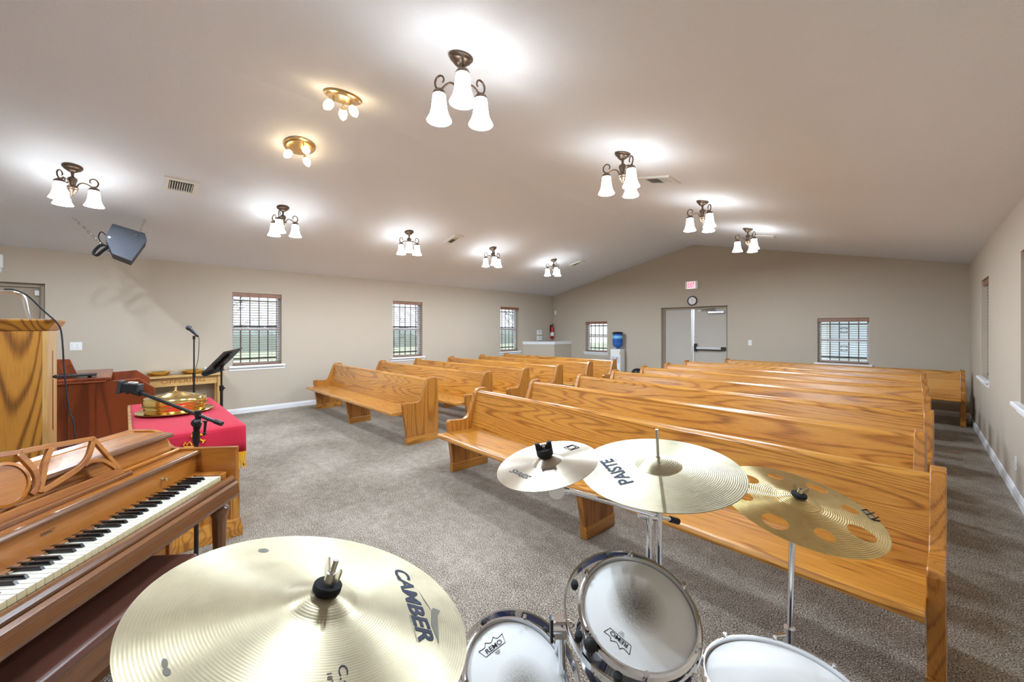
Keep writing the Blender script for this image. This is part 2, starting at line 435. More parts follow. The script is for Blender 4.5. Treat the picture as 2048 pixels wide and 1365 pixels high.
# windows: sash, panes, sill; blinds and outside bars are things of their own
WHERE = {1: 'tall window beside the music stand', 2: 'tall middle window of the long wall', 3: 'tall window beside the white-capped half wall',
         4: 'small window beside the water cooler', 5: 'small window behind the last pew', 6: 'recessed window over the side aisle near the corner', 7: 'recessed window over the side aisle beside the drums'}
def side_matrix(side, c):
    """local frame: x along the wall, y out of the room, z up, origin at the wall face"""
    if side == 'L': return Matrix.Translation((XL, c, 0)) @ Matrix.Rotation(math.pi / 2, 4, 'Z')
    if side == 'R': return Matrix.Translation((XR, c, 0)) @ Matrix.Rotation(-math.pi / 2, 4, 'Z')
    return Matrix.Translation((c, YB, 0))
for k, (side, a, b_, z0, z1) in WINDOWS.items():
    w = b_ - a; hw = w / 2
    root = struct(thing('window_%d' % k, None, None, matrix=side_matrix(side, (a + b_) / 2)))
    fy0, fy1 = 0.13, 0.19; zm = z0 + (z1 - z0) * 0.50
    mb = MB()
    for x0, x1, q0, q1 in ((-hw, -hw + 0.035, z0, z1), (hw - 0.035, hw, z0, z1), (-hw + 0.035, hw - 0.035, z0, z0 + 0.04), (-hw + 0.035, hw - 0.035, z1 - 0.04, z1)):
        mb.box(x0, x1, fy0, fy1, q0, q1)
    mb.build('window_frame', 'white_trim', root)
    MB().box(-hw + 0.035, hw - 0.035, fy0 + 0.005, fy1 - 0.01, zm - 0.02, zm + 0.02).build('meeting_rail', 'white_trim', root)
    for q0, q1 in ((z0 + 0.04, zm - 0.02), (zm + 0.02, z1 - 0.04)):
        MB().box(-hw + 0.035, hw - 0.035, 0.158, 0.162, q0, q1).build('pane', 'glass', root)
    MB().prism([(-0.045, z0 - 0.035), (-0.045, z0 - 0.012), (-0.038, z0 - 0.004), (0.13, z0 - 0.004), (0.13, z0 - 0.03), (-0.006, z0 - 0.03), (-0.010, z0 - 0.085), (0.0, z0 - 0.085), (0.0, z0 - 0.035)], -hw - (0.05 if k != 7 else 0.12), hw + 0.05, 'YZ').build('window_sill', 'white_trim', root)
    # wooden blind, slats open
    bl = thing('window_blind', 'brown wooden slatted blind in the ' + WHERE[k], 'blind', matrix=side_matrix(side, (a + b_) / 2))
    MB().box(-hw + 0.004, hw - 0.004, 0.015, 0.032, z1 - 0.075, z1 - 0.004).build('valance', 'blind_wood', bl, bevel=0.004)
    MB().box(-hw + 0.010, hw - 0.010, 0.045, 0.092, z0 + 0.008, z0 + 0.026).build('bottom_rail', 'blind_wood', bl, bevel=0.003)
    n = int((z1 - z0 - 0.11) / 0.044); slat = None
    tilt = Matrix.Rotation(math.radians(-10), 4, 'X')
    for i in range(n):
        zz = z0 + 0.045 + i * 0.044
        if slat is None:
            slat = MB().box(-hw + 0.010, hw - 0.010, -0.024, 0.024, -0.0019, 0.0019, tilt).build('slat', 'blind_wood', bl)
            o = slat
        else:
            o = bpy.data.objects.new('slat', slat.data); COL.objects.link(o); o.parent = bl
        o.location = (0, 0.068, zz)
    for x in (-hw * 0.62, hw * 0.62):
        mb = MB()
        for y in (0.042, 0.094): mb.box(x - 0.0012, x + 0.0012, y - 0.0008, y + 0.0008, z0 + 0.02, z1 - 0.07)
        mb.build('ladder_cord', 'blind_wood', bl)
    # security bars outside
    yb = WT + 0.05; nb = 6 if side != 'R' else 5
    mb = MB()
    for zz in (z0 + 0.10, zm + 0.05 if k != 5 else zm, z1 - 0.12): mb.box(-hw - 0.06, hw + 0.06, yb + 0.007, yb + 0.017, zz - 0.012, zz + 0.012)
    for x in (-hw - 0.05, hw + 0.05): mb.box(x - 0.012, x + 0.012, WT, yb + 0.007, zm - 0.02, zm + 0.02)
    for x in (-hw - 0.05, hw + 0.05): mb.box(x - 0.007, x + 0.007, yb - 0.007, yb + 0.007, z0 + 0.05, z1 - 0.05)
    br = mb.build('security_grille', 'black_metal', root)
    for i in range(nb):
        x = -hw + 0.02 + (w - 0.04) * i / (nb - 1)
        MB().box(x - 0.007, x + 0.007, yb - 0.007, yb + 0.007, z0 + 0.02, z1 - 0.02).build('bar', 'black_metal', br)
    if k in (2, 5):
        for zc in (zm + 0.2, zm - 0.16):
            mb = MB()
            for sx in (-1, 1):
                for sz in (-1, 1):
                    pts = [(sx * (0.012 + 0.05 * math.sin(t) * (1 - t / 9)), yb - 0.012, zc + sz * (0.02 + 0.018 * t - 0.003 * t * t)) for t in [q * 0.4 for q in range(12)]]
                    mb.tube(pts, 0.005, 6)
            mb.build('scroll', 'black_metal', br)

# back double door
dr = struct(thing('door_1', None, None, matrix=Matrix.Translation(((DOOR_B[0] + DOOR_B[1]) / 2, YB, 0))))
dw = (DOOR_B[1] - DOOR_B[0]) / 2; dh = DOOR_B[3]
mb = MB()
for s in (-1, 1): mb.box(s * dw - (0.05 if s > 0 else 0), s * dw + (0.05 if s < 0 else 0), 0.10, 0.20, 0, dh)
mb.box(-dw + 0.05, dw - 0.05, 0.10, 0.20, dh - 0.05, dh)
mb.build('door_frame', 'frame_paint', dr, bevel=0.004)
xa = -3.872 - (DOOR_B[0] + DOOR_B[1]) / 2
for x0, x1 in ((-dw + 0.053, xa - 0.01), (xa + 0.012, dw - 0.053)):
    MB().box(x0, x1, 0.135, 0.18, 0.008, dh - 0.053).build('door_leaf', 'door_paint', dr, bevel=0.003)
for x in (xa - 0.033, xa + 0.022):
    MB().box(x, x + 0.03, 0.122, 0.135, 0.01, dh - 0.06).build('astragal', 'aluminium', dr, bevel=0.002)
mb = MB().box(xa + 0.10, dw - 0.16, 0.065, 0.10, 0.985, 1.045)
pb = mb.build('panic_bar', 'aluminium', dr, bevel=0.006)
MB().box(xa + 0.10, dw - 0.16, 0.062, 0.098, 0.968, 0.984).build('bar_underside', 'black_metal', pb)
MB().box(dw - 0.165, dw - 0.075, 0.06, 0.135, 0.975, 1.05).build('bar_end_case', 'black_metal', pb, bevel=0.004)
MB().box(xa + 0.055, xa + 0.115, 0.055, 0.135, 0.93, 1.12).build('latch_case', 'black_metal', pb, bevel=0.012)
cl = MB().box(dw - 0.46, dw - 0.10, 0.07, 0.135, 1.845, 1.905).build('door_closer', 'aluminium', dr, bevel=0.008)
MB().tube([(dw - 0.28, 0.09, 1.915), (dw - 0.62, 0.03, 1.935), (dw - 0.30, 0.085, 1.96)], 0.008, 6).build('closer_arm', 'bronze', cl)
MB().box(xa + 0.13, xa + 0.22, 0.11, 0.135, 1.905, 1.935).build('door_contact', 'white_plastic', dr, bevel=0.004)
# side door in the long wall
dl = struct(thing('door_2', None, None, matrix=side_matrix('L', (DOOR_L[0] + DOOR_L[1]) / 2)))
w2 = (DOOR_L[1] - DOOR_L[0]) / 2
mb = MB()
for s in (-1, 1): mb.box(s * w2 - (0.05 if s > 0 else 0), s * w2 + (0.05 if s < 0 else 0), 0.08, 0.18, 0, DOOR_L[3])
mb.box(-w2 + 0.05, w2 - 0.05, 0.08, 0.18, DOOR_L[3] - 0.05, DOOR_L[3])
mb.build('door_frame', 'frame_paint', dl, bevel=0.004)
MB().box(-w2 + 0.053, w2 - 0.053, 0.12, 0.165, 0.008, DOOR_L[3] - 0.053).build('door_leaf', 'frame_paint', dl, bevel=0.003)
MB().box(w2 - 0.10, w2 - 0.058, 0.085, 0.12, 1.92, 1.99).build('door_contact', 'white_plastic', dl, bevel=0.005)
MB().ball((-w2 + 0.12, 0.07, 0.98), 0.03).build('door_knob', 'nickel', dl, smooth=60)

# half wall with a white cap round the back corner
kw = struct(thing('wall_half', None, None))
KX, KY, KZ = -7.49, 9.09, 1.085
kb = MB().prism([(XL, 8.52), (KX, KY), (KX, YB), (KX - 0.11, YB), (KX - 0.11, KY + 0.07), (XL, 8.66)], 0.0, KZ, 'XY')
kb.build('half_wall_body', 'wall_paint', kw)
mb = MB().prism([(XL, 8.485), (KX + 0.03, KY - 0.018), (KX + 0.03, YB), (KX - 0.14, YB), (KX - 0.14, KY + 0.085), (XL, 8.695)], KZ, KZ + 0.022, 'XY')
mb.prism([(XL, 8.503), (KX + 0.014, KY - 0.008), (KX + 0.014, YB), (KX - 0.125, YB), (KX - 0.125, KY + 0.078), (XL, 8.68)], KZ - 0.06, KZ, 'XY')
mb.build('half_wall_cap', 'white_trim', kw, bevel=0.005)

# ---------------------------------------------------------------- outdoors, seen through the windows
struct(MB().box(-40, 30, -25, 45, -0.45, -0.30).build('ground', 'grass'))
def tree(x, y, hgt, rad, label):
    """bare-branched tree with a thin veil of leaves"""
    t = thing('tree', label, 'tree', (x, y, -0.3), group='trees outside the long wall'); rnd = random.Random(int(x * 7 + y))
    MB().tube([(0, 0, 0), (0.05, 0.03, hgt * 0.3), (0, 0.1, hgt * 0.6), (0.1, 0, hgt * .9)], [0.13, 0.09, 0.05, .015], 8).build('trunk', 'bark', t, smooth=60)
    br = MB(); tips = []
    for k in range(26):
        a = rnd.uniform(0, 6.28); z0_ = hgt * rnd.uniform(.22, .7); l = rad * rnd.uniform(.6, 1.1); e = rnd.uniform(.2, .9)
        p0 = Vector((0, 0, z0_)); p1 = p0 + Vector((math.cos(a) * l * .5, math.sin(a) * l * .5, l * e * .5)); p2 = p0 + Vector((math.cos(a + .3) * l, math.sin(a + .3) * l, l * e * 1.1))
        br.tube([p0, p1, p2], [.035, .02, .007], 5); tips += [p1, p1.lerp(p2, .5), p2]
        for q in range(3):
            d = Vector((rnd.uniform(-1, 1), rnd.uniform(-1, 1), rnd.uniform(.1, 1))) * l * .35; br.tube([p1.lerp(p2, q / 3), p1.lerp(p2, q / 3) + d], [.02, .006], 4); tips.append(p1.lerp(p2, q / 3) + d)
    tag(br.build('branches', 'bark', t), kind='stuff')
    lf = MB()
    for p_ in tips:
        for q in range(7):
            c = p_ + Vector((rnd.gauss(0, .22), rnd.gauss(0, .22), rnd.gauss(0, .18))); a = Vector((rnd.uniform(-1, 1), rnd.uniform(-1, 1), rnd.uniform(-1, 1))) * .10; b2 = Vector((rnd.uniform(-1, 1), rnd.uniform(-1, 1), rnd.uniform(-1, 1))) * .10
            lf.add([c, c + a, c + b2], [(0, 1, 2)])
    tag(lf.build('foliage', 'leaf', t), kind='stuff')
for x, y, hh, rr, lb in ((-31, 4.3, 6.4, 2.8, 'grey-green tree seen through the window beside the music stand'), (-31, 10.6, 7.2, 2.6, 'taller grey-green tree seen through the window beside the music stand'),
                         (-27, 18.2, 6.0, 2.6, 'tree seen through the middle window of the long wall'), (-26, 26.5, 6.2, 2.8, 'tree seen through the window beside the half wall')):
    tree(x, y, hh, rr, lb)
hg = thing('hedge', 'long grey-green hedge behind the trees outside the window wall', 'hedge', (-38, 16, -0.3))
rnd = random.Random(4); vs = []; fs = []
for i in range(61):
    for j, (xx, zz) in enumerate(((-.8, 0), (-.9, 1.2), (-.3, 1.9), (.3, 1.9), (.9, 1.2), (.8, 0))):
        vs.append((xx + rnd.uniform(-.15, .15), -24 + i * .8, max(0, zz + rnd.uniform(-.25, .25)) if zz else 0))
for i in range(60):
    for j in range(5): fs.append((i * 6 + j, i * 6 + j + 1, i * 6 + j + 7, i * 6 + j + 6))
MB().add(vs, fs).build('hedge_body', 'leaf', hg)
hs = thing('neighbour_house', 'pale sided house seen through the small window behind the last pew', 'house', (-1.2, 15.2, -0.3))
MB().box(-3.2, 3.4, 0, 5, 0, 2.7).build('house_wall', 'house_siding', hs)
MB().prism([(-3.5, 2.7), (3.7, 2.7), (0.1, 4.3)], -0.4, 5.3, 'XZ').build('house_roof', 'shingle', hs)
hw_ = MB().box(-0.6, 0.5, -0.05, 0.0, 0.9, 2.1).build('house_window', 'house_trim', hs)
MB().box(-0.53, 0.43, -0.055, -0.05, 0.97, 2.03).build('pane', 'dull_pane', hw_)
MB().box(-2.1, -1.9, -0.9, -0.7, 0, 2.6).build('porch_post', 'house_trim', hs)
MB().box(-2.6, 2.6, -0.95, 0, 2.5, 2.7).build('porch_beam', 'house_trim', hs)

# ---------------------------------------------------------------- ceiling fixtures
def ceiling_matrix(x, y, off=0.0):
    """frame on the sloping ceiling: z is the ceiling normal pointing up"""
    s = 1 if x > XM else -1
    return Matrix.Translation((x, y, ceil_z(x) + off)) @ Matrix.Rotation(s * SLOPE, 4, 'Y')
ARM = [(.028, -.205), (.040, -.168), (.066, -.146), (.100, -.150), (.130, -.168), (.156, -.166), (.174, -.145), (.176, -.115), (.160, -.092), (.138, -.087), (.121, -.100), (.117, -.122), (.128, -.132)]
def make_chandelier():
    t = thing('chandelier', 'x', 'ceiling light', group='three-shade chandeliers in two rows')
    MB().lathe([(0.0001, 0.012), (.074, .012), (.074, -.010), (.066, -.016), (.062, -.026), (.046, -.034), (.040, -.044), (.020, -.058), (.0001, -.06)], 24).build('canopy', 'bronze', t, smooth=40)
    MB().lathe([(.016, -.052), (.011, -.075), (.011, -.098), (.024, -.106), (.034, -.116), (.036, -.126), (.030, -.150), (.022, -.178), (.030, -.192), (.036, -.200), (.0001, -.2005)], 20).build('stem', 'bronze', t, smooth=40)
    MB().lathe([(.0001, -.2005), (.040, -.201), (.043, -.214), (.036, -.222), (.038, -.232), (.026, -.250), (.012, -.268), (.008, -.278), (.010, -.285), (.0001, -.294)], 20).build('finial', 'bronze', t, smooth=40)
    return t
arm_me = shade_me = cup_me = None
def chandelier(x, y, a0, label):
    """a0: direction of one arm, degrees from the camera's right, counter-clockwise seen from above"""
    global arm_me, shade_me, cup_me
    t = make_chandelier(); tag(t, label); t.location = (x, y, ceil_z(x)); t.rotation_euler = (0, 0, math.radians(a0) + YAW)
    s = 1 if x > XM else -1
    can = [c for c in t.children if c.name.startswith('canopy')][0]
    can.rotation_euler = Matrix.Rotation(-t.rotation_euler.z, 3, 'Z').to_euler()
    can.matrix_local = Matrix.Rotation(-t.rotation_euler.z, 4, 'Z') @ Matrix.Rotation(s * SLOPE, 4, 'Y')
    for k in range(3):
        R = Matrix.Rotation(k * 2 * math.pi / 3, 4, 'Z')
        if arm_me is None:
            a = MB().tube(smooth_pts([(r, 0, z) for r, z in ARM], 4), [0.0062] * 37 + [0.0055] * 10 + [0.005, 0.003], 8).build('arm', 'bronze', t, smooth=60)
            c = MB().lathe([(.0001, -.160), (.010, -.163), (.018, -.172), (.034, -.182), (.042, -.196), (.044, -.206), (.038, -.206), (.0001, -.196)], 18, Matrix.Translation((.148, 0, 0))).build('shade_holder', 'bronze', a, smooth=50)
            g = MB().lathe([(.0365, -.200), (.041, -.215), (.044, -.250), (.049, -.290), (.058, -.325), (.070, -.350), (.077, -.362), (.074, -.363), (.066, -.350), (.054, -.325), (.045, -.290), (.040, -.250), (.036, -.215), (.033, -.202)], 20, Matrix.Translation((.148, 0, 0)), close=True).build('glass_shade', 'shade_glow', a, smooth=60)
            arm_me, cup_me, shade_me = a.data, c.data, g.data
        else:
            a = bpy.data.objects.new('arm', arm_me); COL.objects.link(a); a.parent = t
            for nm, me in (('shade_holder', cup_me), ('glass_shade', shade_me)):
                o = bpy.data.objects.new(nm, me); COL.objects.link(o); o.parent = a
        a.matrix_local = R
        ld = bpy.data.lights.new('bulb', 'POINT'); ld.energy = BULB_W; ld.shadow_soft_size = 0.022; ld.color = LAMP
        lo_ = bpy.data.objects.new('bulb', ld); COL.objects.link(lo_); lo_.parent = a; lo_.location = (.148, 0, -.345)
CL = 'bronze three-shade chandelier '
ORD = ['nearest the pulpit end', 'second from the pulpit end', 'middle of its row of five', 'second from the back wall', 'nearest the back wall']
for i, (y, a) in enumerate(((-0.365, 44), (1.498, 44), (3.355, 44), (5.198, 44), (7.076, 44))):
    chandelier(-5.848, y, a, CL + 'in the window-wall row, ' + ORD[i])
for i, (y, a) in enumerate(((-0.45, 44), (1.451, 41), (3.33, 44), (5.305, 36), (7.26, 34))):
    chandelier(-1.921, y, a, CL + 'in the side-aisle row, ' + ORD[i])

def brass_light(x, y, rot, label):
    t = thing('spot_fixture', label, 'ceiling light', group='small brass three-spot ceiling lights', matrix=ceiling_matrix(x, y) @ Matrix.Rotation(rot, 4, 'Z'))
    MB().lathe([(.0001, .004), (.148, .004), (.152, -.006), (.146, -.016), (.128, -.022), (.122, -.030), (.0001, -.034)], 32).build('base_plate', 'antique_brass', t, smooth=40)
    for k in range(3):
        R = Matrix.Rotation(k * 2 * math.pi / 3, 4, 'Z')
        a = MB().tube([(.075, 0, -.028), (.078, 0, -.060), (.085, 0, -.078)], .007, 8).build('spot_arm', 'antique_brass', t, smooth=60, matrix=R)
        q = Matrix.Translation((.085, 0, -.078)) @ Matrix.Rotation(math.radians(38), 4, 'Y').inverted()
        MB().lathe([(.0001, .012), (.016, .010), (.022, 0), (.020, -.006)], 12, q).build('spot_socket', 'antique_brass', a, smooth=40)
        MB().lathe([(.020, 0), (.030, -.016), (.036, -.040), (.034, -.062), (.024, -.080), (.006, -.098), (.0001, -.099)], 14, q).build('glass_shade', 'warm_glow', a, smooth=60)
brass_light(-3.392, 1.322, 0.6, 'small brass ceiling light with three warm spots, nearer the drum kit side of the ridge')
brass_light(-4.491, 1.304, 0.2, 'small brass ceiling light with three warm spots, on the window-wall side of the ridge')

def vent(x, y, sx, sy, label, rot=0.0, n=9):
    t = thing('air_vent', label, 'vent', group='white ceiling air vents', matrix=ceiling_matrix(x, y) @ Matrix.Rotation(rot, 4, 'Z'))
    hx, hy = sx / 2, sy / 2; fr = 0.045
    mb = MB()
    for x0, x1, y0, y1 in ((-hx, hx, -hy, -hy + fr), (-hx, hx, hy - fr, hy), (-hx, -hx + fr, -hy + fr, hy - fr), (hx - fr, hx, -hy + fr, hy - fr)):
        mb.box(x0, x1, y0, y1, -0.016, 0.002)
    mb.build('vent_frame', 'white_plastic', t, bevel=0.003)
    MB().box(-hx + fr, hx - fr, -hy + fr, hy - fr, -0.0005, 0.002).build('duct_opening', 'black_plastic', t)
    for i in range(n):
        q = -hx + fr + (sx - 2 * fr) * (i + 0.5) / n
        if rot: MB().box(q - .0035, q + .0035, -hy + fr + .035, hy - fr, -0.0135, -0.001).build('louver', 'white_plastic', t)
        else: MB().box(-0.0065, 0.0065, -hy + fr, hy - fr, -0.0008, 0.0008, Matrix.Translation((q, 0, -0.008)) @ Matrix.Rotation(0.5 if i < n / 2 else -0.5, 4, 'Y')).build('louver', 'white_plastic', t)
vent(-5.796, 0.458, 0.30, 0.30, 'square white ceiling vent above the hanging loudspeaker', rot=math.pi / 2, n=10)
vent(-5.813, 4.223, 0.36, 0.20, 'white ceiling vent between the third and fourth chandeliers of the window row')
vent(-5.80, 7.92, 0.36, 0.20, 'white ceiling vent beside the last chandelier of the window row')
vent(-1.997, 4.249, 0.36, 0.30, 'larger white ceiling vent in the row of chandeliers over the aisle pews')
vent(-1.876, 8.012, 0.36, 0.20, 'white ceiling vent behind the last chandelier over the aisle pews')

# ---------------------------------------------------------------- pews
PANEL = [(-.452, .085), (-.462, .15), (-.498, .40), (-.512, .48), (-.513, .510), (-.503, .528), (-.485, .536), (-.340, .523), (-.300, .527), (-.268, .543), (-.246, .575), (-.205, .68), (-.162, .785), (-.148, .810), (-.125, .827), (-.095, .832), (-.035, .830), (-.015, .820), (-.003, .800), (.010, .60), (.014, .45), (.008, .085)]
PLINTH = [(-.456, 0), (-.462, .090), (.004, .090), (-.002, 0)]
def make_pew(name, length, label, group, mids):
    """local: x along the pew (0 in the middle), y towards the back, y = 0 at the back of the end panels"""
    t = thing(name, label, 'pew', group=group); h2 = length / 2; T = 0.052
    MB().prism([(-.646, .388), (-.650, .405), (-.640, .424), (-.625, .427), (-.20, .410), (-.19, .375), (-.60, .384)], -h2 + T - .002, h2 - T + .002, 'YZ').build('seat', 'oak_X', t, bevel=.004)
    MB().prism([(-.232, .385), (-.150, .765), (-.146, .792), (-.130, .808), (-.108, .810), (-.094, .798), (-.092, .770), (-.180, .360), (-.215, .36)], -h2 + T - .002, h2 - T + .002, 'YZ').build('backrest', 'oak_X', t, bevel=.003)
    for s in (-1, 1):
        p = MB().prism(PANEL, s * h2, s * (h2 - T), 'YZ').build('end_panel', 'oak_end_Z', t, bevel=.005, seg=2)
        MB().prism(PLINTH, s * (h2 + .003), s * (h2 - T - .003), 'YZ').build('plinth', 'oak_Y', p, bevel=.004)
    for x in mids:
        p = MB().prism([(-.505, .085), (-.565, .384), (-.19, .376), (-.165, .085)], x - .026, x + .026, 'YZ').build('support', 'oak_end_Z', t, bevel=.005)
        MB().prism([(-.498, 0), (-.510, .088), (-.160, .088), (-.155, 0)], x - .029, x + .029, 'YZ').build('plinth', 'oak_Y', p, bevel=.004)
    return t
def set_pew(p, x0, x1, y0, y1):
    p.location = ((x0 + x1) / 2, (y0 + y1) / 2, 0); p.rotation_euler = (0, 0, math.atan2(y1 - y0, x1 - x0))
ORDN = ['front', 'second', 'third', 'fourth', 'fifth', 'sixth', 'seventh', 'last']
GR = 'long oak pews behind the drums'; GL = 'oak pews beside the window wall'
pr = make_pew('pew', 3.45, 'x', GR, (0.02,))
RY = [(2.86, 2.72), (3.80, 3.63), (4.72, 4.56), (5.62, 5.50), (6.56, 6.45), (7.49, 7.38), (8.40, 8.26), (9.52, 9.42)]
for i, (a, b_) in enumerate(RY):
    p = pr if i == 0 else copy_tree(pr)
    if i < 7: set_pew(p, -3.35 - (.05 if i == 1 else 0), 0.10 - (.05 if i == 1 else 0), a, b_)
    else: set_pew(p, -2.92, 0.53, a, b_)
    tag(p, ('long oak pew in the %s row of the block behind the drums' % ORDN[i]))
pl = make_pew('pew', 3.27, 'x', GL, (-0.05,))
LY = [(2.99, 3.00), (3.90, 3.98), (4.74, 4.81), (5.64, 5.69), (6.59, 6.65), (7.44, 7.54)]
for i, (a, b_) in enumerate(LY):
    p = pl if i == 0 else copy_tree(pl)
    set_pew(p, -7.755, -4.487, a, b_)
    tag(p, 'shorter oak pew in the %s row of the block beside the long window wall' % (ORDN[i] if i < 5 else 'last'))

# ---------------------------------------------------------------- back wall and corner
def wall_frame(side, c): return side_matrix(side, c)      # y < 0 is inside the room
ex = thing('exit_sign', 'lit red and white EXIT sign above the wall clock', 'sign', matrix=wall_frame('B', -3.836) @ Matrix.Translation((0, 0, 2.546)))
MB().box(-.150, .150, -.045, 0, -.098, .098).build('sign_housing', 'white_plastic', ex, bevel=.008)
fc = MB().box(-.098, .098, -.049, -.044, -.085, .085).build('sign_face', 'exit_face', ex, bevel=.001)
lettering('sign_letters', 'EXIT', (-.078, -.050, -.06), (.156, 0, 0), (0, 0, .12), 'exit_red', fc, bold=0.02)
ck = thing('wall_clock', 'round black-rimmed wall clock over the double door', 'clock', matrix=wall_frame('B', -3.824) @ Matrix.Translation((0, 0, 2.166)) @ Matrix.Rotation(math.pi / 2, 4, 'X'))
MB().lathe([(.0001, 0), (.112, 0), (.118, .012), (.112, .030), (.098, .034), (.092, .022), (.0001, .020)], 40).build('clock_rim', 'black_plastic', ck, smooth=40)
MB().lathe([(.0001, .0215), (.0925, .0215), (.0925, .0225), (.0001, .0225)], 40).build('dial', 'white_plastic', ck)
for i in range(12):
    a = math.pi / 2 - (i + 1) * math.pi / 6
    lettering('numeral', str(i + 1), (.076 * math.cos(a) - .008, .076 * math.sin(a) - .009, .0228), (.008 if i < 9 else .014, 0, 0), (0, .018, 0), 'ink', ck)
for a, l, w in ((math.radians(118), .045, .004), (math.radians(-88), .066, .003)):
    MB().box(-.008, l, -w / 2, w / 2, .0235, .0245, Matrix.Rotation(a, 4, 'Z')).build('clock_hand', 'ink', ck)
def plate(side, c, z, label, cat, name, kind):
    t = thing(name, label, cat, matrix=wall_frame(side, c) @ Matrix.Translation((0, 0, z)))
    w = 0.058 if kind == 'double' else 0.036
    MB().box(-w, w, -.006, 0, -.058, .058).build('cover_plate', 'white_plastic', t, bevel=.002)
    for x in ((-.023, .023) if kind == 'double' else (0,)):
        if kind == 'outlet':
            for q in (-.02, .02): MB().box(-.016, .016, -.009, -.005, q - .013, q + .013).build('socket', 'white_plastic', t, bevel=.002)
        else: MB().box(x - .016, x + .016, -.011, -.005, -.033, .033).build('rocker', 'white_plastic', t, bevel=.003)
plate('L', -0.481, 1.228, 'white double light switch beside the side door', 'light switch', 'light_switch', 'double')
plate('B', -2.581, 1.17, 'white light switch right of the double door', 'light switch', 'light_switch', 'single')
plate('R', 5.523, 0.30, 'white power outlet low on the side-aisle wall', 'outlet', 'power_outlet', 'outlet')
for z, nm, lb in ((1.372, 'thermostat', 'upper of two square white control boxes above the half wall'), (1.195, 'thermostat', 'lower of two square white control boxes above the half wall')):
    t = thing(nm, lb, 'thermostat', matrix=wall_frame('L', 9.233) @ Matrix.Translation((0, 0, z)))
    MB().box(-.105, .105, -.035, 0, -.075, .075).build('housing', 'white_plastic', t, bevel=.008)
    MB().box(-.075, .075, -.037, -.034, -.01, .05).build('display', 'house_trim', t)
t = thing('emergency_light', 'white emergency light unit above the side door', 'emergency light', matrix=wall_frame('L', -1.26) @ Matrix.Translation((0, 0, 2.335)))
MB().box(-.16, .155, -.075, 0, -.09, .09).build('housing', 'white_plastic', t, bevel=.02, seg=3)
for x in (-.10, .10): MB().lathe([(.0001, -.05), (.045, -.045), (.05, 0), (.0001, 0)], 16, Matrix.Translation((x, -.08, -.11)) @ Matrix.Rotation(1.2, 4, 'X')).build('lamp_head', 'white_plastic', t, smooth=40)
t = thing('conduit', 'thin beige wall conduit with white sensor in the back corner', 'conduit', matrix=wall_frame('B', -8.10))
MB().box(-.010, .010, -.012, 0, KZ + 0.022, 2.42).build('raceway', 'wall_paint', t)
MB().box(-.035, .035, -.045, -.012, 1.94, 2.07).build('sensor', 'white_plastic', t, bevel=.008)
fe = thing('fire_extinguisher', 'red fire extinguisher hanging above the half wall', 'fire extinguisher', matrix=wall_frame('L', 9.78) @ Matrix.Translation((0, -.075, 1.18)))
MB().lathe([(.0001, 0), (.045, .003), (.055, .02), (.056, .33), (.050, .365), (.030, .39), (.018, .40), (.0001, .40)], 20).build('cylinder', 'extinguisher_red', fe, smooth=40)
MB().lathe([(.0565, .08), (.0568, .081), (.0568, .20), (.0565, .201)], 20).build('label_band', 'white_plastic', fe, smooth=40)
MB().lathe([(.016, .39), (.018, .43), (.0001, .435)], 12).box(-.012, .075, -.01, .01, .432, .444).box(-.012, .07, -.01, .01, .455, .466).build('valve', 'black_metal', fe, bevel=.003)
MB().tube(smooth_pts([(-.02, 0, .42), (-.065, 0, .40), (-.072, 0, .30), (-.066, .0, .16)], 5), .008, 8).build('hose', 'rubber', fe, smooth=60)
MB().box(-.02, .02, .05, .075, .20, .44).build('bracket', 'black_metal', fe)

wc = thing('water_cooler', 'white water cooler standing against the back wall by the small window', 'water cooler', (-5.76, YB - .20, 0), 0.12)
MB().box(-.145, .145, -.155, .155, 0, .93).build('cabinet', 'white_plastic', wc, bevel=.018, seg=3)
MB().box(-.115, .115, -.165, -.15, .56, .74).build('tap_recess', 'house_trim', wc, bevel=.006)
for x, c in ((-.05, 'pale_blue'), (.05, 'extinguisher_red')): MB().tube([(x, -.155, .70), (x, -.185, .69), (x, -.19, .66)], .010, 8).build('tap', c, wc)
MB().box(.118, .140, -.158, -.150, .80, .86).build('energy_sticker', 'gold_thread', wc)
wb = thing('water_bottle', 'large blue water bottle upside down on the water cooler', 'bottle', (-5.76, YB - .20, .93))
MB().lathe([(.0001, .0), (.03, .0), (.035, .03), (.10, .07), (.134, .10), (.136, .16), (.128, .175), (.136, .19), (.136, .30), (.128, .315), (.136, .33), (.136, .39), (.12, .415), (.0001, .42)], 24).build('bottle_body', 'water_blue', wb, smooth=50)
MB().lathe([(.1365, .285), (.138, .287), (.138, .365), (.1365, .367)], 24).build('bottle_label', 'label_blue', wb, smooth=40)
MB().lathe([(.0001, .418), (.115, .415), (.145, .43), (.15, .45), (.09, .47), (.0001, .475)], 24).build('bottle_base', 'rubber', wb, smooth=40)
tb = thing('trash_bin', 'small black dome-lidded bin beside the double door', 'bin', (-5.12, YB - .28, 0))
MB().lathe([(.0001, 0), (.13, 0), (.155, .30), (.158, .31), (.0001, .31)], 24).build('bin_body', 'black_plastic', tb, smooth=40)
MB().lathe([(.162, .30), (.162, .325), (.150, .37), (.115, .415), (.06, .44), (.0001, .447)], 24).build('dome_lid', 'black_plastic', tb, smooth=50)

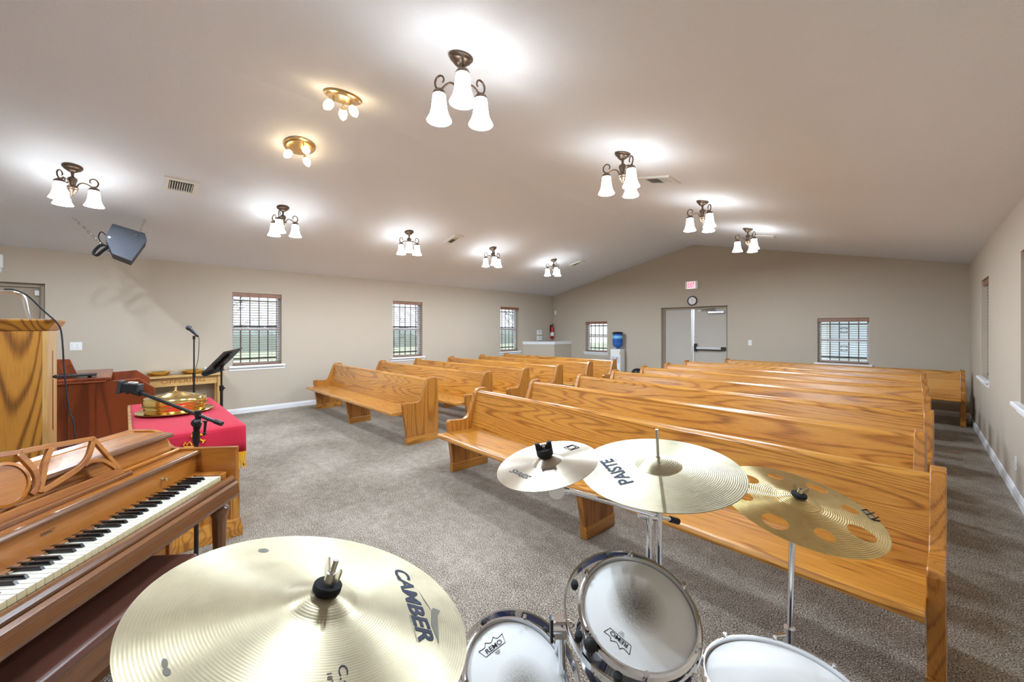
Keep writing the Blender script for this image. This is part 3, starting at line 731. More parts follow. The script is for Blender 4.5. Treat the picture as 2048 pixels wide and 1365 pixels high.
# ---------------------------------------------------------------- hanging loudspeaker
fd = FWD + RGT * ((248 - U0) / FPX); fd.normalize()
c0 = at_depth(248, 486, 4.65)
SPK = Matrix.Translation(c0) @ zto(fd, (0, 0, 1))            # local z runs away along the cabinet
spi = SPK.inverted()
sp = thing('loudspeaker', 'dark grey wedge loudspeaker hung from the ceiling on two chains', 'loudspeaker', matrix=SPK)
poly = [spi @ on_plane(u, v, c0, fd) for u, v in ((225.1, 447.2), (289.7, 466.7), (294.2, 481), (263.1, 523.1), (224.1, 507.7), (209.7, 474.9))]
pc = [(p.x, p.y) for p in poly]; cx = sum(p[0] for p in pc) / 6; cy = sum(p[1] for p in pc) / 6
MB().prism(pc, 0, .03, 'XY').build('side_cheek', 'speaker_carpet', sp, bevel=.006)
MB().prism([(cx + (x - cx) * .985, cy + (y - cy) * .985) for x, y in pc], .03, .40, 'XY').build('cabinet', 'dark_grille', sp, bevel=.004)
MB().prism(pc, .40, .43, 'XY').build('side_cheek', 'speaker_carpet', sp, bevel=.006)
for u, v in ((219, 475), (274, 471)):
    q = spi @ on_plane(u, v, c0, fd)
    MB().lathe([(.0001, -.006), (.012, -.004), (.013, 0), (.0001, 0)], 12, Matrix.Translation(q)).build('fly_point', 'nickel' if u < 250 else 'black_metal', sp, smooth=40)
def chain(a, b, parent, inv):
    mb = MB(); d = b - a; n = max(6, int(d.length / 0.034)); d.normalize()
    side = d.cross(Vector((0, 0, 1))).normalized(); other = d.cross(side)
    for i in range(n):
        c = a + (b - a) * ((i + .5) / n); s = side if i % 2 else other
        mb.tube([inv @ (c + d * (.022 * math.cos(t)) + s * (.011 * math.sin(t))) for t in [q * math.pi / 4 for q in range(8)]], .0042, 5, closed=True)
    return mb.build('chain', 'nickel', parent, smooth=60)
a1 = Vector((-7.068, -.429, ceil_z(-7.068))); a2 = Vector((-6.84, .189, ceil_z(-6.84)))
chain(a1, at_depth(203, 489, 4.80), sp, spi)
chain(a2, at_depth(280, 464, 4.72), sp, spi)
for a in (a1, a2): MB().lathe([(.0001, .0), (.02, 0), (.02, -.004), (.0001, -.01)], 10, spi @ Matrix.Translation(a)).build('ceiling_hook', 'nickel', sp)
cb = [at_depth(u, v, 4.72) for u, v in ((215, 474), (203, 464), (197, 474), (203, 486), (214, 492))]
MB().tube([spi @ p for p in smooth_pts(cb, 5)], .006, 6).build('speaker_cable', 'rubber', sp, smooth=60)
for k in range(3):
    lp = [at_depth(u + k * 2, v + k, 4.70 + .012 * k) for u, v in ((214, 492), (200, 490), (188, 500), (185, 508), (192, 510), (202, 502), (213, 494))]
    MB().tube([spi @ p for p in smooth_pts(lp, 5)], .007, 6).build('cable_coil', 'rubber', sp, smooth=60)
MB().tube([spi @ p for p in smooth_pts([at_depth(u, v, 4.72) for u, v in ((205, 500), (215, 501), (224, 508))], 5)], .005, 6).build('cable_tail', 'rubber', sp, smooth=60)

# ---------------------------------------------------------------- pulpit
PX0, PX1, PY0, PY1 = -3.86, -3.40, -1.15, -.306
pp = thing('pulpit', 'tall oak pulpit with bold grain standing behind the piano', 'pulpit', (0, 0, 0))
MB().box(PX0 + .03, PX1 - .022, PY0, PY1 - .022, .10, 1.455).build('core', 'pulpit_oak_Z', pp)
MB().box(PX1 - .022, PX1, PY0, PY1 - .02, .10, 1.455).build('side_panel', 'pulpit_oak_Z', pp, bevel=.002)
fp = MB().box(PX0 + .03, PX1, PY1 - .02, PY1, .10, 1.455).build('front_panel', 'pale_oak_Z', pp, bevel=.002)
for z0, z1 in ((1.19, 1.335), (.86, 1.165)): MB().box(-3.64, -3.61, PY1 - .001, PY1 + .002, z0, z1).build('slot', 'piano_dark_Z', fp)
MB().lathe([(.0001, 0), (.006, 0), (.012, .012), (.010, .020), (.0001, .022)], 12, Matrix.Translation((-3.62, PY1, 1.178)) @ Matrix.Rotation(-math.pi / 2, 4, 'X')).build('knob', 'black_metal', pp, smooth=40)
MB().box(PX0, PX1 + .025, PY0 - .02, PY1 + .025, 0, .10).build('base', 'pulpit_oak_X', pp, bevel=.008)
mb = MB()
lo = [(PX0, PY0), (PX1 + .004, PY0), (PX1 + .004, PY1 + .004), (PX0, PY1 + .004)]
hi = [(PX0 - .02, PY0 - .03), (PX1 + .035, PY0 - .03), (PX1 + .035, PY1 + .035), (PX0 - .02, PY1 + .035)]
mb.hexa([(*p, 1.455) for p in lo], [(*p, 1.508) for p in hi])
mb.box(PX0 - .02, PX1 + .035, PY0 - .03, PY1 + .035, 1.508, 1.518)
mb.build('top', 'pulpit_oak_X', pp, bevel=.002)
def pl_x(u, v, x): return on_plane(u, v, Vector((x, 0, 0)), Vector((1, 0, 0)))
rl = [pl_x(u, v, -3.55) for u, v in ((57, 641), (55, 628), (51, 606), (46, 593), (36, 586), (15, 583.5), (-20, 583))]
yl = rl[-1].y
rl += [Vector((-3.55, 2 * yl - p.y, p.z)) for p in rl[-2::-1]]
t = thing('pulpit_rail', 'curved chrome tube standing on the pulpit top', 'rail', (-3.55, yl, 1.516))
MB().tube([p - t.location for p in smooth_pts(rl, 5)], .010, 10).build('rail_tube', 'chrome', t, smooth=60)
t = thing('microphone_cable', 'black microphone cable drooping from the pulpit top to the floor', 'cable', (-3.42, -.3, 0))
cp = [pl_x(u, v, x) for u, v, x in ((8, 579, -3.53), (28, 580, -3.52), (55, 592, -3.46), (85, 620, -3.38), (112, 644, -3.34), (122, 662, -3.34), (126, 700, -3.34), (128, 735, -3.34), (134, 790, -3.34), (140, 830, -3.34), (150, 872, -3.32))]
cp.append(Vector((cp[-1].x + .02, cp[-1].y + .05, .006))); cp.append(cp[-1] + Vector((.2, .12, 0)))
MB().tube([p - t.location for p in smooth_pts(cp, 6)], .0038, 8).build('cable', 'rubber', t, smooth=60)

# ---------------------------------------------------------------- organ console
og = thing('organ', 'reddish mahogany organ console between pulpit and offering table', 'organ', (-6.7, -.35, 0))
ox, oy = og.location.x, og.location.y
side = [(-.41, 0), (.25, 0), (.25, .80), (.12, .915), (-.41, .895)]
for x in (-6.07, -7.36):
    MB().prism([(y - oy, z) for y, z in side], x - ox - .03, x - ox, 'YZ').build('side_panel', 'mahogany_Z', og, bevel=.004)
MB().box(-7.36 - ox, -6.10 - ox, .0, .02, .06, .70).build('knee_panel', 'mahogany_X', og)
MB().box(-7.36 - ox, -6.10 - ox, -.10 - oy, .12 - oy, .70, .80).build('keyboard_shelf', 'mahogany_X', og, bevel=.004)
MB().box(-7.36 - ox, -6.10 - ox, -.98 - oy, -.41 - oy, .0, .90).build('rear_case', 'mahogany_Z', og)
MB().box(-7.40 - ox, -6.04 - ox, -1.0 - oy, -.14 - oy, .900, .918).build('top_board', 'mahogany_X', og, bevel=.005)
MB().box(-7.38 - ox, -6.06 - ox, -.90 - oy, -.10 - oy, .918, .950).build('roll_top', 'mahogany_X', og, bevel=.008)
MB().box(-6.36 - ox, -6.16 - ox, -.62 - oy, -.21 - oy, .965, .985).build('folded_lid', 'black_plastic', og, bevel=.006)
for y in (-.55, -.28): MB().box(-6.30 - ox, -6.24 - ox, y - oy, y + .03 - oy, .949, .966).build('lid_foot', 'black_plastic', og)
MB().prism([(-.88 - oy, .95), (-.36 - oy, .95), (-.42 - oy, 1.14), (-.88 - oy, 1.15)], -6.46 - ox, -6.43 - ox, 'YZ').build('music_rack', 'mahogany_X', og, bevel=.004)

# ---------------------------------------------------------------- offering table with plates
ot = thing('offering_table', 'pale oak table lettered OFFERING against the window wall', 'table', (-8.0, .65, 0))
ty0, ty1 = -.49, .49
MB().box(-.21, .20, ty0 - .02, ty1 + .02, .735, .768).build('table_top', 'pale_oak_Y', ot, bevel=.006)
ap = MB().box(.13, .155, ty0 + .075, ty1 - .075, .605, .735).build('front_apron', 'pale_oak_Y', ot, bevel=.003)
lettering('carved_letters', 'OFFERING', (.1555, -.26, .648), (0, .52, 0), (0, 0, .06), 'piano_X', ap, bold=.005)
MB().box(-.19, -.17, ty0 + .02, ty1 - .02, .605, .735).build('rear_apron', 'pale_oak_Y', ot)
for y in (ty0, ty1 - .075):
    MB().box(-.17, .13, y + .025, y + .045, .605, .735).build('side_apron', 'pale_oak_Y', ot)
    for x in (-.195, .092):
        l = MB().box(x, x + .075, y, y + .075, 0, .735).build('leg', 'pale_oak_Z', ot, bevel=.005)
        if x > 0:
            for q in (.02, .043): MB().box(x + .0745, x + .077, y + q, y + q + .012, .08, .70).build('reed', 'pale_oak_Z', l, bevel=.001)
MB().box(-.16, .12, ty0 + .03, ty1 - .03, .10, .12).build('stretcher', 'pale_oak_Y', ot)
def offering_plate(u, v, label):
    p = on_plane(u, v, Vector((0, 0, .768)), Vector((0, 0, 1))); t = thing('offering_plate', label, 'plate', (-8.0, p.y, .768), group='brass offering plates')
    MB().lathe([(.0001, .002), (.10, .002), (.118, .012), (.140, .052), (.190, .057), (.192, .060), (.138, .057), (.112, .016), (.095, .007), (.0001, .007)], 40).build('plate_bowl', 'brass', t, smooth=50)
    MB().lathe([(.0001, .0071), (.092, .0071), (.092, .0085), (.0001, .0085)], 32).build('felt_pad', 'red_cloth', t)
offering_plate(318, 752, 'brass offering plate on the offering table, nearer the organ')
offering_plate(386, 748, 'brass offering plate on the offering table, nearer the music stand')
p = Vector((-8.13, .945, .768))
t = thing('tissue_pack', 'small pale blue tissue pack on the end of the offering table', 'tissues', p, .4)
MB().box(-.04, .04, -.045, .045, 0, .06).build('wrapper', 'pale_blue', t, bevel=.015, seg=3)
MB().prism([(-.03, .055), (.03, .055), (.015, .09), (-.02, .085)], -.004, .004, 'XZ').build('tissue', 'white_plastic', t)

# ---------------------------------------------------------------- stands
def base_disc(mb, r=.13): return mb.lathe([(.0001, 0), (r, 0), (r, .012), (r * .8, .022), (.03, .034), (.018, .05), (.0001, .05)], 28)
ms = thing('microphone_stand', 'straight black microphone stand before the offering table', 'microphone stand', (-6.253, .618, 0))
base_disc(MB()).build('base', 'black_metal', ms, smooth=40)
MB().tube([(0, 0, .03), (0, 0, .92)], .011, 12).build('lower_tube', 'black_metal', ms, smooth=60)
MB().tube([(0, 0, .88), (0, 0, .93)], .016, 12).build('clutch', 'black_plastic', ms, smooth=40)
MB().tube([(0, 0, .93), (0, 0, 1.365)], .008, 12).build('upper_tube', 'black_metal', ms, smooth=60)
MB().tube([(0, 0, 1.34), (0, 0, 1.385)], .014, 10).build('clip', 'black_plastic', ms, smooth=40)
mc = thing('microphone', 'black handheld microphone clipped on the straight stand', 'microphone', (-6.253, .618, 0))
a = RGT * .05 + Vector((0, 0, 1.375)); b_ = RGT * -.055 + Vector((0, 0, 1.475))
MB().tube([a, a.lerp(b_, .75), b_], [.013, .020, .024], 12).build('handle', 'black_metal', mc, smooth=60)
MB().ball(b_ + (b_ - a).normalized() * .012, .032).build('grille', 'dark_grille', mc, smooth=60)
MB().tube(smooth_pts([a, a + RGT * .012 + Vector((0, 0, -.05)), RGT * .05 + Vector((0, 0, 1.1)), RGT * .012 + Vector((0, 0, .90)), RGT * .014 + Vector((0, 0, .4)), RGT * .02 + Vector((0, 0, .03))], 5), .0035, 6).build('cable', 'rubber', mc, smooth=60)

mu = thing('music_stand', 'black music stand with tilted desk by the window wall', 'music stand', (-5.402, .773, 0))
for k in range(3):
    an = YAW + math.radians((-22, 98, 218)[k]); dx, dy = math.cos(an), math.sin(an)
    l = MB().tube([(dx * .02, dy * .02, .20), (dx * .16, dy * .16, .10), (dx * .36, dy * .36, .014)], .009, 8).build('leg', 'black_metal', mu, smooth=60)
    MB().tube([(dx * .34, dy * .34, .016), (dx * .385, dy * .385, .012)], .012, 8).build('rubber_foot', 'rubber', l, smooth=60)
MB().tube([(0, 0, .12), (0, 0, .80)], .014, 12).build('lower_tube', 'black_metal', mu, smooth=60)
MB().tube([(0, 0, .78), (0, 0, .84)], .020, 12).tube([(0, 0, .81), (.035 * RGT.x, .035 * RGT.y, .81)], .010, 8).build('clutch', 'black_plastic', mu, smooth=40)
MB().tube([(0, 0, .8), (0, 0, 1.06)], .010, 12).build('upper_tube', 'black_metal', mu, smooth=60)
e1 = (RGT * .267 + Vector((0, 0, .27))); e2 = (RGT * -.175 + FWD * .47); cc = at_depth(446, 721, 4.4) - mu.location
E1, E2 = e1.normalized(), e2.normalized(); NN = E1.cross(E2).normalized()
DM = Matrix((E2, E1, E2.cross(E1))).transposed().to_4x4(); DM.translation = cc
MB().box(-.23, .23, -.160, .160, -.002, .002).build('desk', 'black_metal', mu, matrix=DM)
MB().box(-.23, .23, -.160, -.157, -.002, .04).build('ledge', 'black_metal', mu, matrix=DM)
dz = 1 if DM.to_3x3().col[2].z < 0 else -1
MB().box(-.055, .055, -.115, .115, 0.003 * dz, .03 * dz).build('desk_spine', 'black_plastic', mu, bevel=.02, seg=3, matrix=DM)
MB().tube([Vector((0, 0, 1.02)), cc + Vector((0, 0, -.02))], .016, 10).build('tilt_joint', 'black_metal', mu, smooth=40)

bs = thing('boom_stand', 'black boom microphone stand between the piano and the red-clothed table', 'microphone stand', campt((392.5 - U0) / FPX * 2.3, 2.3, 0))
B0 = bs.location.copy(); bl_ = lambda u, v: at_depth(u, v, 2.3) - B0
base_disc(MB(), .12).build('base', 'black_metal', bs, smooth=40)
MB().tube([(0, 0, .03), (0, 0, .83)], .0115, 12).build('lower_tube', 'black_metal', bs, smooth=60)
MB().tube([(0, 0, .36), (0, 0, .385)], .018, 12).tube([(0, 0, .372), tuple(RGT * -.035 + Vector((0, 0, .372)))], .008, 8).build('clutch', 'black_plastic', bs, smooth=40)
MB().tube([(0, 0, .80), (0, 0, .87)], .018, 12).build('collar', 'black_plastic', bs, smooth=40)
j = bl_(396, 845)
MB().tube([(0, 0, .865), j * .5 + Vector((0, 0, .44)), j], [.013, .02, .021], 12).ball(j + FWD * -.015, .024).build('swivel', 'black_plastic', bs, smooth=50)
MB().tube([bl_(278, 785), bl_(436, 846)], .0095, 12).build('boom_arm', 'black_metal', bs, smooth=60)
MB().tube([bl_(430, 843), bl_(444.5, 848.5)], .0135, 12).build('counterweight', 'black_plastic', bs, smooth=50)
MB().tube([bl_(411, 842), bl_(411, 846), bl_(409, 868)], [.016, .007, .006], 8).ball(bl_(409, 868), .010).build('boom_lever', 'black_metal', bs, smooth=50)
MB().tube([bl_(396, 822), bl_(396, 842)], [.017, .014], 10).build('boom_knob', 'black_plastic', bs, smooth=40)
MB().tube([bl_(268, 783), bl_(282, 787)], .020, 10).ball(bl_(256, 784), .014).build('clamp_knuckle', 'black_plastic', bs, smooth=50)
ph = thing('phone_clamp', 'black phone clamp on the end of the boom stand', 'phone holder', bl_(266, 775) + B0)
PMx = zto((-FWD + RGT * .3), tuple(RGT + Vector((0, 0, -.12))))
MB().box(-.050, .035, -.030, .022, -.018, .022, PMx).build('clamp_body', 'black_plastic', ph, bevel=.006)
MB().box(-.062, -.046, -.040, .034, -.022, .030, PMx).build('clamp_jaw', 'dark_grille', ph, bevel=.004)
MB().box(.030, .042, -.020, .022, -.020, .030, PMx).build('clamp_jaw', 'dark_grille', ph, bevel=.004)
MB().box(-.02, .02, .02, .032, -.01, .02, PMx).build('clamp_pad', 'aluminium', ph, bevel=.004)

# ---------------------------------------------------------------- communion table, cloth, tray
CX0, CX1, CY0, CY1, CZ = -5.0, -3.355, .02, .605, .775
ct = thing('communion_table', 'solid oak communion table under the red cloth', 'table', ((CX0 + CX1) / 2, (CY0 + CY1) / 2, 0))
tx, tw = (CX1 - CX0) / 2, (CY1 - CY0) / 2
MB().box(-tx, tx, -tw, tw, CZ - .035, CZ).build('table_top', 'oak_X', ct, bevel=.006)
MB().box(-tx + .055, tx - .055, -tw + .05, tw - .05, .10, CZ - .035).build('panel_core', 'oak_end_Z', ct)
for x in (-tx + .02, tx - .075):
    for y in (-tw + .015, tw - .07): MB().box(x, x + .055, y, y + .055, .10, CZ - .035).build('corner_post', 'oak_Z', ct, bevel=.004)
mb = MB()
mb.hexa([(-tx, -tw, 0), (tx, -tw, 0), (tx, tw, 0), (-tx, tw, 0)], [(-tx, -tw, .055), (tx, -tw, .055), (tx, tw, .055), (-tx, tw, .055)])
mb.hexa([(-tx, -tw, .055), (tx, -tw, .055), (tx, tw, .055), (-tx, tw, .055)], [(-tx + .018, -tw + .012, .12), (tx - .018, -tw + .012, .12), (tx - .018, tw - .012, .12), (-tx + .018, tw - .012, .12)])
mb.build('plinth', 'oak_X', ct, bevel=.003)
cl = thing('table_cloth', 'red cloth with gold fringe and emblem over the communion table', 'cloth', (0, 0, 0))
ys = [CY0 + .02 + (CY1 - CY0 - .005) * i / 24 for i in range(25)]
prof = [(CX0 + .03, CZ + .0015), (CX1 - .10, CZ + .0015), (CX1 - .004, CZ + .002), (CX1 + .005, CZ - .004), (CX1 + .009, CZ - .02), (CX1 + .012, CZ - .10), (CX1 + .014, .60)]
vs = []; fs = []
for i, y in enumerate(ys):
    for k, (x, z) in enumerate(prof):
        vs.append((x + (.005 * math.sin(y * 34) * (k - 3) / 3 if k > 3 else 0), y, z))
for i in range(24):
    for k in range(6): fs.append((i * 7 + k, i * 7 + k + 1, i * 7 + k + 8, i * 7 + k + 7))
o = MB().add(vs, fs).build('cloth_sheet', 'red_cloth', cl, smooth=60)
sd = o.modifiers.new('cloth', 'SOLIDIFY'); sd.thickness = .003; sd.offset = 1
mb = MB()
for i in range(150):
    y = CY0 + .022 + (CY1 - CY0 - .009) * i / 149; x = CX1 + .014 + .005 * math.sin(y * 34)
    mb.tube([(x, y, .604), (x + random.uniform(0, .004), y + random.uniform(-.002, .002), .545), (x + random.uniform(0, .006), y + random.uniform(-.004, .004), .485 + random.uniform(-.006, .006))], .0021, 4)
tag(mb.build('fringe', 'gold_thread', cl), kind='stuff')
pe = Vector((CX1 + .022, 0, 0)); nx = Vector((1, 0, 0))
def strip(name, pix, w, par, mat, closed=False):
    return MB().tube([on_plane(u, v, pe, nx) for u, v in pix], w, 5, closed=closed).build(name, mat, par)
em = MB()
for pix in (((383, 870), (398, 878), (408, 884)), ((402, 868), (396.5, 877), (390, 886)), ((383, 875), (386, 868)), ((405, 887), (410, 880)), ((399, 868), (406, 871)), ((387, 888), (393, 890))):
    em.tube([on_plane(u, v, pe, nx) for u, v in pix], .0045, 5)
em.build('cross_emblem', 'gold_thread', cl)
em = MB()
for pix in (((367, 892), (370, 885.5), (374, 891), (379, 884), (384, 891), (388, 886), (391, 893)), ((367, 895), (391, 894)), ((368, 899), (391, 898)), ((370, 895), (389, 897))):
    em.tube([on_plane(u, v, pe, nx) for u, v in pix], .005, 5)
em.build('crown_emblem', 'gold_thread', cl)
TC = on_plane(351, 824, Vector((0, 0, CZ + .006)), Vector((0, 0, 1)))
t = thing('tray_plate', 'wide shallow brass base plate on the red cloth', 'tray', TC)
MB().lathe([(.0001, 0), (.20, 0), (.245, .010), (.252, .016), (.249, .020), (.20, .008), (.0001, .006)], 56).build('plate_disc', 'brass', t, smooth=50)
t = thing('communion_tray', 'round stacked brass communion tray on the base plate', 'tray', TC + Vector((0, 0, .0065)))
MB().lathe([(.0001, .001), (.185, .001), (.195, .006), (.196, .024), (.206, .028), (.206, .034), (.196, .038), (.196, .052), (.212, .057), (.212, .063), (.197, .065), (.0001, .062)], 56).build('tray_rings', 'brass', t, smooth=35)
t = thing('tray_cover', 'domed brass communion cover with small cross finial', 'tray cover', TC + Vector((0, 0, .072)))
MB().lathe([(.204, 0), (.206, .004), (.203, .040), (.196, .054), (.165, .061), (.120, .066), (.112, .072), (.075, .080), (.068, .086), (.035, .094), (.014, .100), (.0001, .101)], 56).build('cover_dome', 'brass', t, smooth=35)
f = MB().lathe([(.014, .099), (.007, .106), (.006, .112), (.012, .118), (.012, .124), (.005, .130), (.008, .140), (.0001, .146)], 16)
f.build('finial', 'brass', t, smooth=50)

# ---------------------------------------------------------------- piano
PM = Matrix.Translation((-2.3848, .3391, 0)) @ Matrix.Rotation(math.radians(141.02), 4, 'Z'); PI_ = PM.inverted()
pn = thing('piano', 'brown walnut spinet piano with fretwork music desk', 'piano', matrix=PM)
KW, XB = .0235, -52 * .0235
white_me = None
for i in range(52):
    if white_me is None:
        k_ = MB().box(.0012, KW - .0012, 0, .142, .722, .742).build('white_key', 'ivory', pn)
        k_.data.materials.append(M['ivory_front'])
        for p in k_.data.polygons:
            if p.normal.y < -.9: p.material_index = 1
        white_me = k_.data
    else:
        k_ = bpy.data.objects.new('white_key', white_me); COL.objects.link(k_); k_.parent = pn
    k_.location = (XB + i * KW, 0, 0)
black_me = None
for i in range(51):
    nt_ = (i + 5) % 7                       # 0 = C
    if nt_ in (2, 6): continue
    off = {0: -.002, 1: .002, 3: -.003, 4: 0, 5: .003}[nt_]
    if black_me is None:
        k_ = MB().hexa([(-.0058, .046, .742), (.0058, .046, .742), (.0058, .142, .742), (-.0058, .142, .742)], [(-.0046, .054, .7535), (.0046, .054, .7535), (.0046, .142, .7535), (-.0046, .142, .7535)]).build('black_key', 'ebony', pn, bevel=.001)
        black_me = k_.data
    else:
        k_ = bpy.data.objects.new('black_key', black_me); COL.objects.link(k_); k_.parent = pn
        md = k_.modifiers.new('edge', 'BEVEL'); md.width = .001; md.segments = 2
    k_.location = (XB + (i + 1) * KW + off, 0, 0)
X0, X1 = XB - .052, .052
MB().box(X0, X1, -.02, .30, .640, .720).build('key_bed', 'piano_dark_X', pn)
MB().prism([(-.050, .622), (-.056, .640), (-.052, .672), (-.052, .690), (-.040, .700), (-.021, .702), (-.021, .622)], X0 - .004, X1 + .004, 'YZ').build('front_apron', 'piano_dark_X', pn, bevel=.003)
MB().prism([(-.038, .702), (-.038, .712), (-.032, .724), (-.022, .728), (-.008, .726), (-.006, .702)], X0, X1, 'YZ').build('key_slip', 'piano_dark_X', pn, bevel=.003)
for x0, x1 in ((.003, .050), (X0 + .002, XB - .003)):
    MB().prism([(x0, -.004), (x0, .15), (x1, .15), (x1, .012), ((x0 + x1) / 2 + .012, -.004)], .720, .750, 'XY').build('cheek_block', 'piano_X', pn, bevel=.005, seg=3)
fb = MB().prism([(.143, .752), (.145, .835), (.166, .835), (.168, .742), (.146, .742)], X0, X1, 'YZ').build('fallboard', 'piano_X', pn, bevel=.002)
lettering('maker_name', 'VERANCT', (-0.666, .1438, 0.796), (0.045, 0, 0), (0, .0003, .012), 'piano_dark_X', fb, bold=.03, lift=.0008)
for x in (-.17, XB + .17): MB().lathe([(.0001, 0), (.009, 0), (.004, -.008), (.009, -.016), (.006, -.022), (.0001, -.023)], 12, Matrix.Translation((x, .1435, .795)) @ Matrix.Rotation(-math.pi / 2, 4, 'X')).build('fallboard_knob', 'antique_brass', fb, smooth=50)
MB().box(X0, X1, .128, .144, .7435, .752).build('key_cover_strip', 'piano_X', pn, bevel=.002)
mb = MB()
for i in range(60): mb.box(XB + .004 + i * .0203, XB + .018 + i * .0203 + random.uniform(-.004, .004), .124 - random.uniform(0, .006), .130, .7425, .7465)
tag(mb.build('felt_fluff', 'clear_vinyl', pn), kind='stuff')
MB().prism([(.132, .846), (.132, .836), (.150, .830), (.290, .830), (.290, .852), (.140, .857)], X0, X1, 'YZ').build('music_shelf', 'piano_X', pn, bevel=.005, seg=3)
MB().prism([(.128, .838), (.124, .846), (.130, .858), (.142, .860), (.142, .836)], X0, X1, 'YZ').build('shelf_nosing', 'piano_dark_X', pn, bevel=.003)
MB().prism([(.222, .857), (.222, .868), (.230, .872), (.238, .857)], X0, X1, 'YZ').build('shelf_bead', 'piano_X', pn, bevel=.002)
MB().prism([(.262, .852), (.262, .872), (.272, .880), (.280, .925), (.300, .935), (.300, .852)], X0, X1, 'YZ').build('riser', 'piano_X', pn, bevel=.002)
MB().prism([(.252, .928), (.248, .938), (.256, .948), (.280, .952), (.280, .926)], X0, X1, 'YZ').build('lid_nosing', 'piano_dark_X', pn, bevel=.003)
MB().prism([(.270, .932), (.270, .951), (.430, .955), (.430, .932)], X0, X1, 'YZ').build('lid', 'piano_X', pn, bevel=.003)
MB().prism([(.430, .930), (.430, .958), (.470, .964), (.470, .930)], X0 - .026, X1 + .026, 'YZ').build('lid_back_rail', 'piano_X', pn, bevel=.003)
END = [(-.038, .702), (-.040, .868), (.235, .868), (.262, .872), (.282, .886), (.296, .910), (.306, .935), (.325, .952), (.360, .962), (.470, .964), (.470, 0), (.272, 0), (.272, .640), (-.030, .640)]
for x0 in (X1, X0 - .026): MB().prism(END, x0, x0 + .026, 'YZ').build('end_panel', 'piano_Y', pn, bevel=.003)
MB().box(X0, X1, .285, .305, .09, .64).build('lower_panel', 'piano_X', pn)
MB().box(X0, X1, .31, .47, .0, .93).build('back_case', 'piano_dark_X', pn)
LEGP = [(.0001, 0), (.014, 0), (.016, .03), (.020, .06), (.016, .075), (.021, .09), (.024, .30), (.030, .50), (.032, .535), (.036, .545), (.040, .560), (.044, .572), (.040, .584), (.030, .590), (.026, .600), (.034, .615), (.034, .640), (.0001, .640)]
for x in (.018, XB - .018):
    mb = MB(); n = 40; vs = []; fs = []; k = len(LEGP)
    for i in range(n):
        a = 2 * math.pi * i / n
        for r, z in LEGP:
            rr = r * (1 - .10 * (math.cos(a * 10) > .2)) if .095 < z < .53 else r
            vs.append((x + rr * math.cos(a), .018 + rr * math.sin(a), z))
    for i in range(n):
        for q in range(k - 1): fs.append((i * k + q, ((i + 1) % n) * k + q, ((i + 1) % n) * k + q + 1, i * k + q + 1))
    mb.add(vs, fs).build('turned_leg', 'piano_dark_Z', pn, smooth=45)
for x in (-.70, -.61, -.52): MB().box(x - .012, x + .012, .17, .285, .07, .085).build('pedal', 'brass', pn, bevel=.005)
# music desk: fretwork cut from one board, laid out in its own plane
q0, q1 = Vector((0, .200, .878)), Vector((0, .242, 1.04)); up = (q1 - q0).normalized()
DK = PM @ Matrix.Translation(q0) @ Matrix((Vector((1, 0, 0)), up, Vector((1, 0, 0)).cross(up))).transposed().to_4x4()
DKi = DK.inverted(); dn = DK.to_3x3().col[2]; dp = DK.translation
md_ = bpy.data.objects.new('music_desk', None); COL.objects.link(md_); md_.parent = pn; md_.matrix_local = PI_ @ DK
def dk(x, y): q = DKi @ on_plane(x / 6.827, 850 + y / 6.827, dp, dn); return Vector((q.x, q.y, 0))
XC = dk(412, 790).x - .071
def band(name, pts, w, mirror=True):
    P = smooth_pts(pts, 6) if len(pts) > 2 else [Vector(p) for p in pts]
    for s in ((1, -1) if mirror else (1,)):
        vs = []; fs = []; k = len(P)
        for i, p in enumerate(P):
            t = (P[min(i + 1, k - 1)] - P[max(i - 1, 0)]).normalized(); nn = Vector((-t.y, t.x, 0)) * w / 2
            for z in (-.006, .006):
                for sg in (-1, 1):
                    v = p + nn * sg; vs.append((v.x if s > 0 else 2 * XC - v.x, v.y, z))
        for i in range(k - 1):
            a = i * 4; b2 = a + 4
            fs += [(a, a + 1, b2 + 1, b2), (a + 2, b2 + 2, b2 + 3, a + 3), (a, b2, b2 + 2, a + 2), (a + 1, a + 3, b2 + 3, b2 + 1)]
        fs += [(0, 2, 3, 1), (4 * k - 4, 4 * k - 3, 4 * k - 1, 4 * k - 2)]
        MB().add(vs, fs).build(name, 'piano_X', md_, bevel=.0015)
rb = dk(1650, 600); rt = dk(1275, 190); lt = dk(0, 425)
hb_ = rb.y
MB().prism([(rb.x + .004, -.008), (rb.x, hb_ + .006), (2 * XC - rb.x, hb_ + .006), (2 * XC - rb.x - .004, -.008)], -.006, .006, 'XY').build('bottom_rail', 'piano_X', md_, bevel=.002)
band('top_rail', [rt, dk(700, 290), dk(250, 380)], .017)
MB().prism([(dk(300, 372).x, dk(300, 372).y - .008), (dk(300, 372).x, dk(300, 372).y + .008), (XC, lt.y + .012), (2 * XC - dk(300, 372).x, dk(300, 372).y + .008), (2 * XC - dk(300, 372).x, dk(300, 372).y - .008), (XC, lt.y - .004)], -.006, .006, 'XY').build('crest_rail', 'piano_X', md_, bevel=.002)
band('stile', [rt + Vector((-.004, .002, 0)), rb + Vector((-.008, 0, 0))], .016)
band('scroll', [dk(1262, 230), dk(1215, 400), dk(1150, 510), dk(1050, 610), dk(880, 720), dk(700, 835), dk(560, 910)], .018)
band('scroll', [dk(1140, 560), dk(1210, 510), dk(1300, 492), dk(1400, 495), dk(1500, 545), dk(1580, 600)], .015)
band('scroll', [dk(690, 320), dk(645, 430), dk(600, 560), dk(580, 700), dk(550, 830), dk(520, 930)], .018)
band('scroll', [dk(240, 400), dk(370, 520), dk(460, 630), dk(500, 750), dk(490, 860), dk(420, 960)], .018)
